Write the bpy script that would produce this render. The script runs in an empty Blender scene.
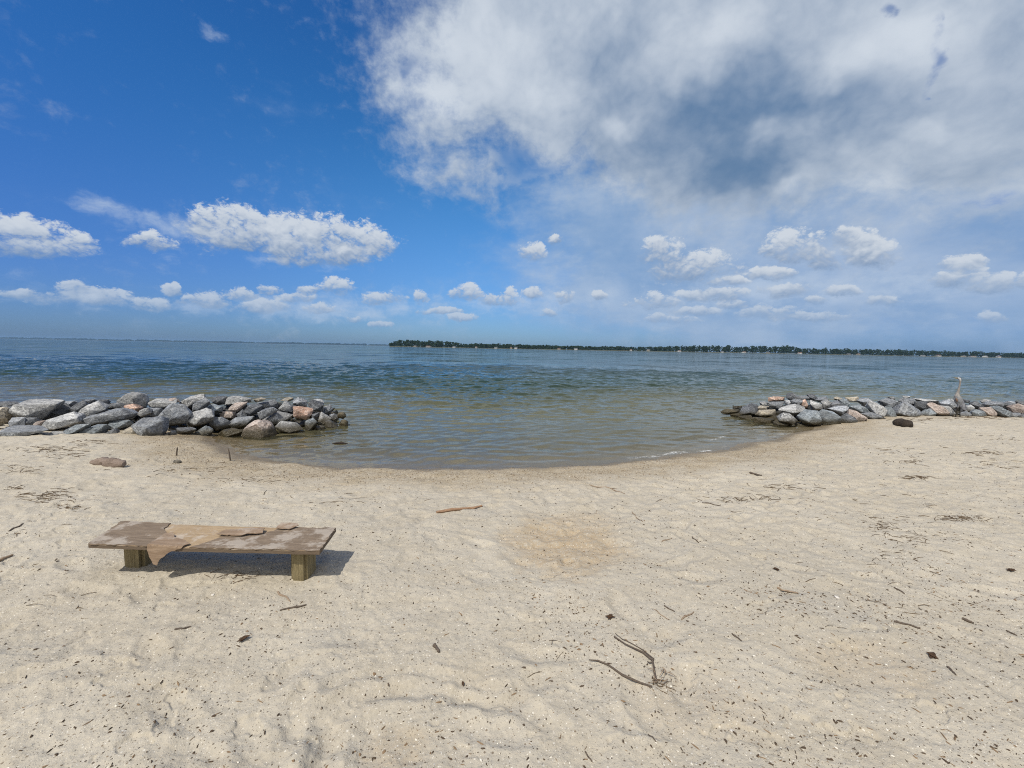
import bpy, bmesh, math, random
import numpy as np
from mathutils import Vector, Matrix, Quaternion, noise as mnoise

rng = np.random.default_rng(7)
random.seed(7)
scene = bpy.context.scene
col = scene.collection
R = math.radians

# ------------------------------------------------------------------ camera
F_PX, CAM_H = 420.0, 1.6
PITCH = math.atan(35.9 / F_PX)
ROLL = R(1.057)
cam_data = bpy.data.cameras.new("camera")
cam = bpy.data.objects.new("camera", cam_data)
col.objects.link(cam)
ROT = (Matrix.Rotation(math.pi / 2 - PITCH, 3, 'X') @ Matrix.Rotation(ROLL, 3, 'Z'))
cam.matrix_world = Matrix.Translation((0, 0, CAM_H)) @ ROT.to_4x4()
cam_data.sensor_width = 36.0
cam_data.lens = 36.0 * F_PX / 1024.0
cam_data.clip_start = 0.05
cam_data.clip_end = 60000.0
scene.camera = cam

def ray(px, py):
    return (ROT @ Vector(((px - 512) / F_PX, (384 - py) / F_PX, -1.0)))

def on_z(px, py, z):
    d = ray(px, py)
    t = (z - CAM_H) / d.z
    return Vector((d.x * t, d.y * t, z))

def on_y(px, py, y):
    d = ray(px, py)
    t = y / d.y
    return Vector((d.x * t, y, CAM_H + d.z * t))

# ------------------------------------------------------------------ tagging
def tag(o, label=None, cat=None, group=None, kind=None):
    if label: o["label"] = label
    if cat: o["category"] = cat
    if group: o["group"] = group
    if kind: o["kind"] = kind
    return o

def link_mesh(name, verts, faces, mat=None, parent=None, smooth=False):
    me = bpy.data.meshes.new(name)
    me.from_pydata([tuple(v) for v in verts], [], [tuple(f) for f in faces])
    me.update()
    if smooth:
        me.polygons.foreach_set("use_smooth", [True] * len(me.polygons))
    o = bpy.data.objects.new(name, me)
    col.objects.link(o)
    if mat: me.materials.append(mat)
    if parent: o.parent = parent
    return o

def link_bm(name, bm, mat=None, parent=None, smooth=False, sharp=None):
    me = bpy.data.meshes.new(name)
    bm.to_mesh(me); bm.free()
    if smooth:
        me.polygons.foreach_set("use_smooth", [True] * len(me.polygons))
        if sharp: me.set_sharp_from_angle(angle=R(sharp))
    o = bpy.data.objects.new(name, me)
    col.objects.link(o)
    if mat: me.materials.append(mat)
    if parent: o.parent = parent
    return o

def empty(name, loc, rz=0.0):
    o = bpy.data.objects.new(name, None)
    col.objects.link(o)
    o.location = loc
    o.rotation_euler = (0, 0, rz)
    o.empty_display_size = 0.1
    return o

def grid_mesh(name, X, Y, Z, mat=None, attrs=None):
    """one sheet from 2-D arrays of coordinates"""
    nr, nc = X.shape
    co = np.stack([X, Y, Z], -1).reshape(-1, 3).astype(np.float32)
    idx = np.arange(nr * nc).reshape(nr, nc)
    quads = np.stack([idx[:-1, :-1], idx[:-1, 1:], idx[1:, 1:], idx[1:, :-1]], -1).reshape(-1, 4)
    me = bpy.data.meshes.new(name)
    me.vertices.add(len(co)); me.vertices.foreach_set("co", co.ravel())
    me.loops.add(quads.size); me.loops.foreach_set("vertex_index", quads.ravel().astype(np.int32))
    me.polygons.add(len(quads))
    me.polygons.foreach_set("loop_start", np.arange(0, quads.size, 4, dtype=np.int32))
    me.polygons.foreach_set("use_smooth", np.ones(len(quads), dtype=bool))
    me.update(calc_edges=True)
    for k, v in (attrs or {}).items():
        a = me.attributes.new(k, 'FLOAT', 'POINT')
        a.data.foreach_set("value", np.asarray(v, dtype=np.float32).ravel())
    o = bpy.data.objects.new(name, me)
    col.objects.link(o)
    if mat: me.materials.append(mat)
    return o

# ------------------------------------------------------------------ gradient noise (numpy)
_perm = np.random.default_rng(11).permutation(512)
_perm = np.concatenate([_perm, _perm, _perm])
_ang = np.random.default_rng(12).random(512) * 2 * np.pi
_gx, _gy = np.cos(_ang), np.sin(_ang)

def perlin(x, y, seed=0):
    x = np.asarray(x, float) + seed * 17.31; y = np.asarray(y, float) + seed * 9.73
    xi = np.floor(x).astype(np.int64); yi = np.floor(y).astype(np.int64)
    xf = x - xi; yf = y - yi
    u = xf * xf * xf * (xf * (xf * 6 - 15) + 10); v = yf * yf * yf * (yf * (yf * 6 - 15) + 10)
    def g(ix, iy, dx, dy):
        h = _perm[(_perm[ix & 511] + iy) & 511]
        return _gx[h] * dx + _gy[h] * dy
    a = g(xi, yi, xf, yf); b = g(xi + 1, yi, xf - 1, yf)
    c = g(xi, yi + 1, xf, yf - 1); d = g(xi + 1, yi + 1, xf - 1, yf - 1)
    return ((a + (b - a) * u) * (1 - v) + (c + (d - c) * u) * v) * 1.5

def sstep(a, b, x):
    t = np.clip((np.asarray(x, float) - a) / (b - a), 0, 1)
    return t * t * (3 - 2 * t)

# ------------------------------------------------------------------ shader node helper
class S:
    """a socket with arithmetic"""
    nt = None
    def __init__(self, s): self.s = s
    @staticmethod
    def _in(sock, v):
        if isinstance(v, S): S.nt.links.new(v.s, sock)
        else: sock.default_value = v
    @staticmethod
    def node(t, **kw):
        n = S.nt.nodes.new(t)
        for k, v in kw.items(): setattr(n, k, v)
        return n
    @staticmethod
    def m(op, *a, clamp=False):
        n = S.node('ShaderNodeMath', operation=op, use_clamp=clamp)
        for i, v in enumerate(a): S._in(n.inputs[i], v)
        return S(n.outputs[0])
    def __add__(a, b): return S.m('ADD', a, b)
    def __radd__(a, b): return S.m('ADD', b, a)
    def __sub__(a, b): return S.m('SUBTRACT', a, b)
    def __rsub__(a, b): return S.m('SUBTRACT', b, a)
    def __mul__(a, b): return S.m('MULTIPLY', a, b)
    def __rmul__(a, b): return S.m('MULTIPLY', b, a)
    def __truediv__(a, b): return S.m('DIVIDE', a, b)
    def __neg__(a): return S.m('MULTIPLY', a, -1.0)
    def madd(a, b, c): return S.m('MULTIPLY_ADD', a, b, c)
    def clamp(a): return S.m('ADD', a, 0.0, clamp=True)

def vm(op, *a, out=0):
    n = S.node('ShaderNodeVectorMath', operation=op)
    for i, v in enumerate(a):
        if op == 'SCALE' and i == 1: S._in(n.inputs['Scale'], v)
        else: S._in(n.inputs[i], v)
    return S(n.outputs[out])
def vdot(a, b):
    n = S.node('ShaderNodeVectorMath', operation='DOT_PRODUCT')
    S._in(n.inputs[0], a); S._in(n.inputs[1], b)
    return S(n.outputs['Value'])
def smooth(a, b, x):
    n = S.node('ShaderNodeMapRange', interpolation_type='SMOOTHSTEP')
    S._in(n.inputs['Value'], x); n.inputs['From Min'].default_value = a; n.inputs['From Max'].default_value = b
    return S(n.outputs[0])
def maprange(x, a, b, c, d):
    n = S.node('ShaderNodeMapRange')
    S._in(n.inputs['Value'], x)
    for k, v in zip(('From Min', 'From Max', 'To Min', 'To Max'), (a, b, c, d)): n.inputs[k].default_value = v
    return S(n.outputs[0])
def mixc(f, a, b, blend='MIX'):
    n = S.node('ShaderNodeMix', data_type='RGBA', blend_type=blend)
    S._in(n.inputs[0], f); S._in(n.inputs[6], a); S._in(n.inputs[7], b)
    return S(n.outputs[2])
def noise(vec, scale, detail=3.0, rough=0.5, lac=2.0, dist=0.0, color=False, dims='3D'):
    n = S.node('ShaderNodeTexNoise', noise_dimensions=dims)
    S._in(n.inputs['Vector'], vec)
    n.inputs['Scale'].default_value = scale; n.inputs['Detail'].default_value = detail
    n.inputs['Roughness'].default_value = rough; n.inputs['Lacunarity'].default_value = lac
    n.inputs['Distortion'].default_value = dist
    return S(n.outputs['Color' if color else 'Fac'])
def voronoi(vec, scale, feature='F1', out='Distance', **kw):
    n = S.node('ShaderNodeTexVoronoi', feature=feature)
    S._in(n.inputs['Vector'], vec); n.inputs['Scale'].default_value = scale
    for k, v in kw.items(): n.inputs[k].default_value = v
    return S(n.outputs[out])
def attr(name):
    n = S.node('ShaderNodeAttribute', attribute_name=name)
    return S(n.outputs['Fac'])
def coord(out='Object'): return S(S.node('ShaderNodeTexCoord').outputs[out])
def position(): return S(S.node('ShaderNodeNewGeometry').outputs['Position'])
def sep(v):
    n = S.node('ShaderNodeSeparateXYZ'); S._in(n.inputs[0], v)
    return [S(o) for o in n.outputs]
def comb(x, y, z):
    n = S.node('ShaderNodeCombineXYZ')
    for i, v in enumerate((x, y, z)): S._in(n.inputs[i], v)
    return S(n.outputs[0])
def bump(height, strength, dist, normal=None):
    n = S.node('ShaderNodeBump'); S._in(n.inputs['Height'], height)
    n.inputs['Strength'].default_value = strength; n.inputs['Distance'].default_value = dist
    if normal: S._in(n.inputs['Normal'], normal)
    return S(n.outputs[0])

def lin(r, g, b):
    f = lambda c: (c / 255 / 12.92) if c <= 10.31 else ((c / 255 + 0.055) / 1.055) ** 2.4
    return (f(r), f(g), f(b), 1.0)
def C(r, g, b): return (r, g, b, 1.0)

def new_mat(name):
    m = bpy.data.materials.new(name); m.use_nodes = True
    S.nt = m.node_tree; S.nt.nodes.clear()
    return m
def finish(shader, volume=None):
    out = S.node('ShaderNodeOutputMaterial')
    if shader: S.nt.links.new(shader.s, out.inputs['Surface'])
    if volume: S.nt.links.new(volume.s, out.inputs['Volume'])
def principled(color, rough=0.8, normal=None, spec=0.3, sheen=None):
    n = S.node('ShaderNodeBsdfPrincipled')
    S._in(n.inputs['Base Color'], color); S._in(n.inputs['Roughness'], rough)
    S._in(n.inputs['Specular IOR Level'], spec)
    if normal: S._in(n.inputs['Normal'], normal)
    return S(n.outputs[0])

# ------------------------------------------------------------------ terrain
WATER_Z = -0.2
def wpt(px, py): v = on_z(px, py, WATER_Z); return (v.x, v.y)
SHORE = [(-400, 16), (-60, 12), (-14, 10.2), (-9, 9.2), (-6.9, 8.7), (-6.1, 8.3), wpt(214, 438), wpt(226, 445), wpt(240, 454), wpt(262, 460),
         wpt(300, 464), wpt(350, 467), wpt(400, 468.5), wpt(450, 469), wpt(500, 468.5), wpt(550, 467), wpt(600, 463.5), wpt(650, 459),
         wpt(700, 452.5), wpt(740, 446), wpt(775, 439), wpt(800, 431.5), wpt(818, 426), (8.6, 11.5), (10.2, 12.2), (14, 12.8), (25, 13.2), (60, 14), (400, 18)]
SHORE = np.array(SHORE)

def shore_dist(x, y):
    """signed distance to the waterline, positive on the sand"""
    best = np.full(x.shape, 1e18)
    for (ax, ay), (bx, by) in zip(SHORE[:-1], SHORE[1:]):
        dx, dy = bx - ax, by - ay
        t = np.clip(((x - ax) * dx + (y - ay) * dy) / (dx * dx + dy * dy), 0, 1)
        best = np.minimum(best, (x - ax - t * dx) ** 2 + (y - ay - t * dy) ** 2)
    ysh = np.interp(x, SHORE[:, 0], SHORE[:, 1])
    return np.sqrt(best) * np.where(y < ysh, 1, -1)

def base_height(x, y, sd):
    up = WATER_Z + 0.215 * (1 - np.exp(-np.maximum(sd, 0) / 0.95))
    down = WATER_Z - 1.6 * (1 - np.exp(-np.maximum(-sd, 0) * 0.055))
    return np.where(sd > 0, up, down)

# footprints and other marks -------------------------------------------------
def mk_walk(p0, p1, n, r, step=0.62):
    out = []
    p0 = Vector(p0); p1 = Vector(p1); d = (p1 - p0)
    n = max(2, int(d.length / step)); a = math.atan2(d.y, d.x); nrm = Vector((-d.y, d.x)).normalized()
    for i in range(n):
        p = p0 + d * (i / n) + nrm * (0.11 if i % 2 else -0.11)
        out.append((p.x + r.normal(0, .05), p.y + r.normal(0, .05), a + r.normal(0, .2), 1.0))
    return out
fr = np.random.default_rng(5)
prints = []
for p0, p1 in (((-3.2, 1.6), (-0.4, 6.2)), ((0.8, 1.2), (0.2, 6.3)), ((-4.5, 4.8), (5.5, 5.2)), ((2.8, 1.6), (2.2, 6.8)), ((-6, 5.6), (0.5, 5.6)),
               ((1.2, 3.2), (8.5, 9.2)), ((4.5, 3.0), (10, 9.0)), ((-0.2, 4.3), (5, 7.6)), ((-7, 6.2), (-3.5, 5.2)), ((3, 4.5), (12, 8)), ((-2.5, 1.4), (-1, 4.4))):
    prints += mk_walk(p0, p1, 0, fr)
for i in range(300):
    yy = 1.4 + 8.5 * fr.random() ** 0.9
    prints.append(((fr.random() * 2 - 1) * 1.35 * max(yy, 1.5), yy, fr.random() * 6.28, 0.35 + 0.6 * fr.random()))

def polyline(pts): return np.array([(on_z(px, py, 0).x, on_z(px, py, 0).y) for px, py in pts])
GROOVES = [(polyline([(318, 768), (330, 722), (352, 700), (385, 691), (430, 690), (480, 698), (520, 712), (560, 738)]), 0.035, 0.034),
           (polyline([(330, 690), (370, 677), (410, 674), (450, 678), (500, 690)]), 0.022, 0.020),
           (polyline([(286, 735), (291, 712), (302, 694)]), 0.03, 0.012),
           (polyline([(512, 700), (560, 740), (590, 768)]), 0.05, 0.008),
           (polyline([(508, 555), (540, 536), (575, 528)]), 0.05, 0.014),
           (polyline([(525, 562), (565, 547), (600, 545)]), 0.05, 0.014)]
PATCHES = [(on_z(563, 540, 0), 0.50, 0.55, 1.0), (on_z(392, 752, 0), 0.13, 0.11, 0.45), (on_z(590, 520, 0), 0.3, 0.3, 0.5), (on_z(870, 665, 0), 0.3, 0.2, 0.35), (on_z(700, 705, 0), .3, .2, .25)]

# fan-shaped sheet, fine where the beach is, growing to the horizon
ss = np.linspace(-1.62, 1.62, 1150)
out_s = 1.62 * np.geomspace(1.01, 190, 46)
ss = np.concatenate([-out_s[::-1], ss, out_s])
ys = np.concatenate([-np.geomspace(120, 0.3, 26), np.linspace(-0.2, 1.15, 26), np.geomspace(1.17, 13.5, 820), 13.5 * np.geomspace(1.02, 2300, 60)])
WY = np.clip(ys, 1.2, 220.0)
X = ss[None, :] * WY[:, None]; Y = np.repeat(ys[:, None], len(ss), 1)
SD = shore_dist(X, Y)
SDn = SD + 0.13 * perlin(X / 0.8, Y / 0.8, 3) + 0.06 * perlin(X / 0.25, Y / 0.25, 4)
H = base_height(X, Y, SDn)
near = (Y < 14) & (Y > -2) & (np.abs(X) < 24)
dry = sstep(0.3, 1.8, SD)
H += np.where(near, (0.020 * perlin(X / 1.7, Y / 1.5, 1) + 0.014 * perlin(X / 0.62, Y / 0.55, 2)) * dry, 0)
tramp = sstep(2.4, 4.6, Y) * (0.55 + 0.45 * sstep(-1.5, 2.5, X)) * dry
soft = 1 - 0.45 * tramp
H += np.where(near, 0.0105 * perlin(X / 0.28, Y / 0.24, 6) * dry * soft, 0)
H += np.where(near, -0.016 * np.abs(perlin(X / 0.30, Y / 0.27, 7)) * tramp + 0.011 * perlin(X / 0.14, Y / 0.13, 8) * (0.38 + tramp) * dry + 0.006 * perlin(X / 0.075, Y / 0.07, 18) * (0.3 + tramp) * dry, 0)
H += np.where(near, (0.0034 + 0.0024 * perlin(X / 1.1, Y / 1.1, 10)) * perlin(X / 0.055, Y / 0.05, 9) * (0.3 + 0.7 * dry), 0)
H += np.where(near, 0.0018 * perlin(X / 0.024, Y / 0.022, 13) * sstep(5.5, 2.5, Y) * dry, 0)
_cl = sstep(-.25, .35, perlin(X / 1.5, Y / 1.3, 81))
_p = perlin(X / 0.21, Y / 0.17, 82) + .25 * perlin(X / .05, Y / .045, 83)
H += np.where(near, -0.011 * sstep(.40, .50, _p) * _cl * dry * (.5 + .5 * sstep(6.5, 3.5, Y)), 0)
_q = perlin(X / 0.12, Y / 0.10, 84) + .25 * perlin(X / .03, Y / .03, 85)
H += np.where(near, -0.005 * sstep(.44, .55, _q) * (1 - .6 * _cl) * dry * sstep(7, 4, Y), 0)
# coarse ridge (berm) of shells above the waterline
H += np.where(near, (0.010 * np.abs(perlin(X / 0.11, Y / 0.09, 14)) + 0.02 * perlin(X / 0.5, Y / 0.35, 15)) * sstep(0.05, 0.4, SDn) * sstep(1.5, 0.7, SDn), 0)

def rows(y0, y1): return slice(int(np.searchsorted(ys, y0)), int(np.searchsorted(ys, y1)))
for (fx, fy, fa, fs) in prints:
    rs = rows(fy - 0.3, fy + 0.3)
    x = X[rs] - fx; y = Y[rs] - fy
    if x.size == 0: continue
    cm = np.abs(x[len(x) // 2]) < 0.35
    if not cm.any(): continue
    c0, c1 = np.argmax(cm), len(cm) - np.argmax(cm[::-1])
    sl = (rs, slice(c0, c1)); x = X[sl] - fx; y = Y[sl] - fy
    u = (x * math.cos(fa) + y * math.sin(fa)) / 0.135; v = (-x * math.sin(fa) + y * math.cos(fa)) / 0.055
    v = v + 0.25 * perlin(x * 9, y * 9, 2) ; d = np.sqrt(u * u + v * v)
    amp = 0.016 * fs * dry[sl]
    H[sl] += -amp * sstep(1.5, 0.2, d) + 0.35 * amp * np.exp(-((d - 1.45) / 0.4) ** 2)
for line, w, dep in GROOVES:
    rs = rows(line[:, 1].min() - 0.3, line[:, 1].max() + 0.3)
    x = X[rs]; y = Y[rs]; best = np.full(x.shape, 9.0)
    for (ax, ay), (bx, by) in zip(line[:-1], line[1:]):
        dx, dy = bx - ax, by - ay
        t = np.clip(((x - ax) * dx + (y - ay) * dy) / (dx * dx + dy * dy), 0, 1)
        best = np.minimum(best, np.hypot(x - ax - t * dx, y - ay - t * dy))
    best = best + 0.012 * perlin(x / 0.08, y / 0.08, 5)
    brk = sstep(-.8, .4, perlin(x / .35, y / .35, 33))
    H[rs] += brk * (-.75 * dep * np.exp(-(best / (1.3 * w)) ** 2) + 0.4 * dep * np.exp(-((best - 2.4 * w) / w) ** 2))
patch = np.zeros_like(X)
for c, rx, ry, a in PATCHES:
    q = ((X - c.x) / rx) ** 2 + ((Y - c.y) / ry) ** 2 + 0.5 * perlin(X / 0.25, Y / 0.25, 21)
    patch = np.maximum(patch, a * sstep(1.7, 0.0, q + 0.35 * perlin(X / 0.09, Y / 0.07, 28)))
H -= (0.022 + .014 * perlin(X / .20, Y / .12, 27)) * patch
# drift of sand banked up against the bench posts and a hollow under the seat
coarse = sstep(-0.3, 0.15, SDn) * sstep(1.75, 0.7, SDn + 0.25 * perlin(X / 0.5, Y / 0.4, 22)) * (0.75 + 0.25 * perlin(X / 0.2, Y / 0.2, 23))
wet = sstep(0.46, 0.10, SDn)
spit = sstep(1.5, 0.4, np.hypot((X + 5.75) / 0.9, (Y - 7.75) / 0.55))
wet = np.maximum(wet, 0.75 * spit * (0.8 + 0.4 * perlin(X / .3, Y / .3, 25))); coarse = np.maximum(coarse, 0.9 * spit)
_yi = ys; _si = ss
def ground(x, y):
    """terrain height under a point (bilinear in the sheet)"""
    j = int(np.clip(np.searchsorted(ys, y) - 1, 0, len(ys) - 2)); s = x / min(max(y, 1.2), 220.0)
    i = int(np.clip(np.searchsorted(ss, s) - 1, 0, len(ss) - 2))
    fy = (y - ys[j]) / (ys[j + 1] - ys[j]); fx = (s - ss[i]) / (ss[i + 1] - ss[i])
    return float((H[j, i] * (1 - fx) + H[j, i + 1] * fx) * (1 - fy) + (H[j + 1, i] * (1 - fx) + H[j + 1, i + 1] * fx) * fy)
def at(px, py):
    """point of the terrain under a pixel"""
    z = 0.0
    for _ in range(8):
        p = on_z(px, py, z); z = ground(p.x, p.y)
    p.z = z
    return p

# sand material
m_sand = new_mat("sand")
P = position()
big = noise(P, 0.55, 4, 0.55); mid = noise(P, 3.5, 4, 0.6); fine = noise(P, 38, 4, 0.7); grain = noise(P, 420, 2, 0.7)
cs = attr("coarse"); wt = attr("wet"); pt = attr("patch")
c = mixc(smooth(0.35, 0.68, big), C(.385, .348, .282), C(.447, .407, .334))
c = mixc(smooth(0.40, 0.66, mid) * 0.55, c, C(.365, .320, .245))
c = mixc(smooth(0.52, 0.70, noise(P, 1.7, 5, 0.6)) * 0.6, c, C(.37, .345, .295))
c = mixc(smooth(0.35, 0.75, fine) * 0.5, c, C(.53, .47, .37))
peb = voronoi(P, 95, out='Color'); pebv = sep(peb)[0]
shell = mixc(pebv, C(.19, .142, .085), C(.49, .41, .285))
shell = mixc(smooth(0.35, 0.7, mid) * 0.5, shell, C(.315, .245, .145))
c = mixc(cs * smooth(0.15, 0.50, noise(P, 9, 4, 0.7)) * 0.95, c, shell)
c = mixc(pt * smooth(0.25, 0.6, fine) * 0.8, c, C(.36, .27, .165))
# dark heavy grains and bits of shell mixed into the sand itself
_v = voronoi(P, 160); vd = _v; vb = S(_v.s.node.outputs['Color'])
r0 = sep(vb)
spk = smooth(0.86, 0.90, r0[0]) * smooth(0.42, 0.28, vd)
c = mixc(spk * 0.75, c, C(.12, .095, .07))
spw = smooth(0.93, 0.95, r0[1]) * smooth(0.42, 0.28, vd)
c = mixc(spw * 0.8, c, C(.68, .64, .57))
d2 = voronoi(P, 62); v2 = S(d2.s.node.outputs['Color']); r2 = sep(v2)
c = mixc(smooth(0.865, 0.88, r2[0]) * smooth(0.34, 0.22, d2 + (fine - .5) * .3) * .85, c, mixc(r2[2], C(.05, .038, .03), C(.20, .15, .10)))
c = mixc(smooth(0.91, 0.925, r2[1]) * smooth(0.30, 0.20, d2) * .8, c, C(.66, .62, .54))
c = mixc(smooth(0.55, 0.72, noise(P, 60, 3, 0.7)) * 0.35, c, C(.27, .225, .165))
c = mixc(smooth(0.60, 0.72, grain) * 0.45, c, C(.19, .155, .115))
c = mixc(smooth(0.64, 0.75, noise(P, 300, 2, 0.6)) * 0.3, c, C(.66, .61, .53))
c = mixc(wt * 0.9, c, mixc(1.0, c, C(.47, .44, .39), 'MULTIPLY'))
hgt = fine * 0.6 + grain * 0.16 + vd * 0.10 + noise(P, 95, 3, 0.65) * 0.35 + cs * pebv * 0.5
rg = maprange(wt, 0, 1, 0.95, 0.45)
finish(principled(c, rg, bump(hgt, 0.75, 0.011), 0.2))
sand = grid_mesh("sand", X, Y, H, m_sand, {"coarse": coarse, "wet": wet, "patch": patch})
tag(sand, kind="structure")

# ------------------------------------------------------------------ water
ws = np.concatenate([-1.7 * np.geomspace(170, 1.02, 30), np.linspace(-1.7, 1.7, 1000), 1.7 * np.geomspace(1.02, 170, 30)])
wy = np.concatenate([5.6 * np.geomspace(1, 9, 700), 50.6 * np.geomspace(1.006, 700, 120)])
WX = ws[None, :] * np.clip(wy, 1, 220)[:, None]; WYY = np.repeat(wy[:, None], len(ws), 1)
wsd = shore_dist(WX, WYY)
depth = np.clip(WATER_Z - base_height(WX, WYY, wsd), 0, 3) + 0.0
wr = np.random.default_rng(21)
zz = np.zeros_like(WX)
open_w = sstep(0.5, 9, -wsd) * sstep(8.5, 13, WYY)
for i in range(46):
    lam = 0.22 * (1.055 ** i) * (0.9 + 0.2 * wr.random())
    th = R(-90 + 18 + wr.normal(0, 24)); k = 2 * np.pi / lam
    amp = 0.0085 * lam ** 0.85
    res = sstep(lam * 0.9, lam * 0.28, WYY * WYY / (F_PX * 1.8) * 0.16 + 0.0 * WX) * sstep(60, 34, WYY)
    sh = np.where(lam > 0.5, (0.20 + 0.80 * open_w) * (1.0 if lam < 0.9 else 0.72), 0.42 + 0.58 * open_w)
    zz += amp * res * sh * np.sin(k * (WX * math.cos(th) + WYY * math.sin(th)) + wr.random() * 6.28 + 1.1 * perlin(WX / (lam * 5), WYY / (lam * 4), i))
# low swell lines lapping into the cove
for ph, a in ((0.9, 0.012), (2.0, 0.010), (3.4, 0.012), (5.0, 0.010)):
    q = (-wsd - ph + 0.5 * perlin(WX / 1.6, WYY / 1.6, 40 + int(ph * 3)))
    zz += a * np.exp(-(q / 0.17) ** 2) * sstep(1.3, -0.2, perlin(WX / 2.2, WYY / 2.2, 50 + int(ph * 7)) * 2) * sstep(15, 11, WYY)
zz *= sstep(-0.05, 0.5, depth / 0.12)
foam = sstep(0.09, 0.01, np.abs(-wsd - 0.10 + 0.12 * perlin(WX / 0.5, WYY / 0.5, 61))) * sstep(1.2, 3.2, WX) * sstep(7.2, 5.0, WX)
foam += 0.7 * sstep(0.07, 0.01, np.abs(-wsd - 0.75 + 0.2 * perlin(WX / 0.8, WYY / 0.8, 62))) * sstep(3.2, 4.4, WX) * sstep(7.0, 6.0, WX)
foam = foam * sstep(0.0, 0.45, perlin(WX / 0.55, WYY / 0.4, 63) + 0.15)

m_water = new_mat("water")
P = position(); dp = attr("depth"); fo = attr("foam")
px, py, pz = sep(P)
n2 = noise(vm('MULTIPLY', P, (1.0, 1.35, 1.0)), 7.5, 4, 0.6, color=True)
n1 = noise(vm('MULTIPLY', P, (0.5, 1.0, 1.0)), 0.11, 9, 0.86, color=True)
wind = noise(vm('MULTIPLY', P, (0.006, 0.02, 0.0)), 1.0, 4, 0.6)
rough_k = maprange(wind, 0.3, 0.7, 0.75, 1.25)
far = smooth(9, 40, py)
shel = maprange(smooth(8, 15, py), 0, 1, 0.55, 1.0)
sl = vm('ADD', vm('SCALE', vm('SUBTRACT', n1, (0.5, 0.5, 0.5)), maprange(far, 0, 1, 0.15, 1.5) * rough_k), vm('SCALE', vm('SUBTRACT', n2, (0.5, 0.5, 0.5)), maprange(far, 0, 1, 0.30, 0.45) * shel))
sl = vm('MULTIPLY', sl, (1.0, 1.0, 0.0))
geoN = S(S.node('ShaderNodeNewGeometry').outputs['Normal'])
Nw = vm('NORMALIZE', vm('ADD', geoN, sl))
fr_n = S.node('ShaderNodeFresnel'); fr_n.inputs['IOR'].default_value = 1.33; S._in(fr_n.inputs['Normal'], Nw)
fres = S(fr_n.outputs[0])
gl = S.node('ShaderNodeBsdfGlossy'); gl.inputs['Roughness'].default_value = 0.06; S._in(gl.inputs['Normal'], Nw); gl.inputs['Color'].default_value = (.86, .88, .84, 1)
tr = S.node('ShaderNodeBsdfTransparent')
murk = S.m('SUBTRACT', 1.0, S.m('POWER', 2.718, dp * -2.5), clamp=True)
tint = mixc(murk, C(.98, .97, .92), C(.62, .66, .46)); S._in(tr.inputs['Color'], tint)
df = S.node('ShaderNodeBsdfDiffuse')
S._in(df.inputs['Color'], mixc(smooth(0.18, .80, dp), C(.190, .178, .098), mixc(smooth(0.75, 1.35, dp), C(.030, .053, .038), C(.020, .042, .047))))
mx = S.node('ShaderNodeMixShader'); S._in(mx.inputs[0], murk); S.nt.links.new(tr.outputs[0], mx.inputs[1]); S.nt.links.new(df.outputs[0], mx.inputs[2])
m2 = S.node('ShaderNodeMixShader'); S._in(m2.inputs[0], fres); S.nt.links.new(mx.outputs[0], m2.inputs[1]); S.nt.links.new(gl.outputs[0], m2.inputs[2])
fd = S.node('ShaderNodeBsdfDiffuse'); fd.inputs['Color'].default_value = (.8, .8, .78, 1)
m3 = S.node('ShaderNodeMixShader'); S._in(m3.inputs[0], fo * .7 * smooth(0.46, 0.62, noise(P, 22, 4, 0.7))); S.nt.links.new(m2.outputs[0], m3.inputs[1]); S.nt.links.new(fd.outputs[0], m3.inputs[2])
finish(S(m3.outputs[0]))
water = grid_mesh("water", WX, WYY, WATER_Z + zz, m_water, {"depth": depth, "foam": np.clip(foam, 0, 1)})
tag(water, kind="structure")

# ------------------------------------------------------------------ rock materials
def rock_mat(name, a, b, speck, vein=0.3, wetline=True):
    m = new_mat(name)
    O = coord('Object'); Pw = position(); z = sep(Pw)[2]
    info = S(S.node('ShaderNodeObjectInfo').outputs['Random'])
    off = vm('ADD', O, comb(info * 37.0, info * 11.0, info * 23.0))
    l = noise(off, 3.2, 5, 0.62, dist=0.6); f = noise(off, 26, 4, 0.7); g = noise(off, 110, 2, 0.6)
    c = mixc(smooth(0.30, 0.70, l), a, b)
    c = mixc(smooth(0.50, 0.68, f) * 0.85, c, speck)
    c = mixc(smooth(0.56, 0.70, g) * 0.45, c, mixc(0.5, speck, C(.6, .6, .58)))
    c = mixc(smooth(0.48, 0.34, f) * 0.7, c, mixc(1.0, a, C(.45, .45, .47), 'MULTIPLY'))
    v = noise(vm('MULTIPLY', off, (1.0, 1.0, 2.6)), 4.0, 4, 0.6, dist=1.5)
    ridge = smooth(0.035, 0.0, S.m('ABSOLUTE', v - 0.5))
    c = mixc(ridge * vein, c, C(.55, .54, .52))
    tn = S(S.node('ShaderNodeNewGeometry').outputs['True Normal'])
    side = noise(vm('ADD', vm('SCALE', tn, 1.1), comb(info * 31.0, info * 17.0, 4.0)), 1.4, 1, .5)   # random tone per facet direction, painting the contrast of lit and shaded faces
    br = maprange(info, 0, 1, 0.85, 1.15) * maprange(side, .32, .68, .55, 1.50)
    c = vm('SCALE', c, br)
    # waterline: wet, with brown algae
    w = smooth(WATER_Z + 0.24, WATER_Z + 0.09, z + (l - 0.5) * 0.14)
    c = mixc(w * 0.92, c, mixc(l, C(.035, .030, .018), C(.075, .060, .030)))
    h = l * 1.0 + f * 0.35 + g * 0.08 + ridge * 0.1
    finish(principled(c, maprange(w, 0, 1, 0.78, 0.3), bump(h, 1.0, 0.05), 0.3))
    return m
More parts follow.
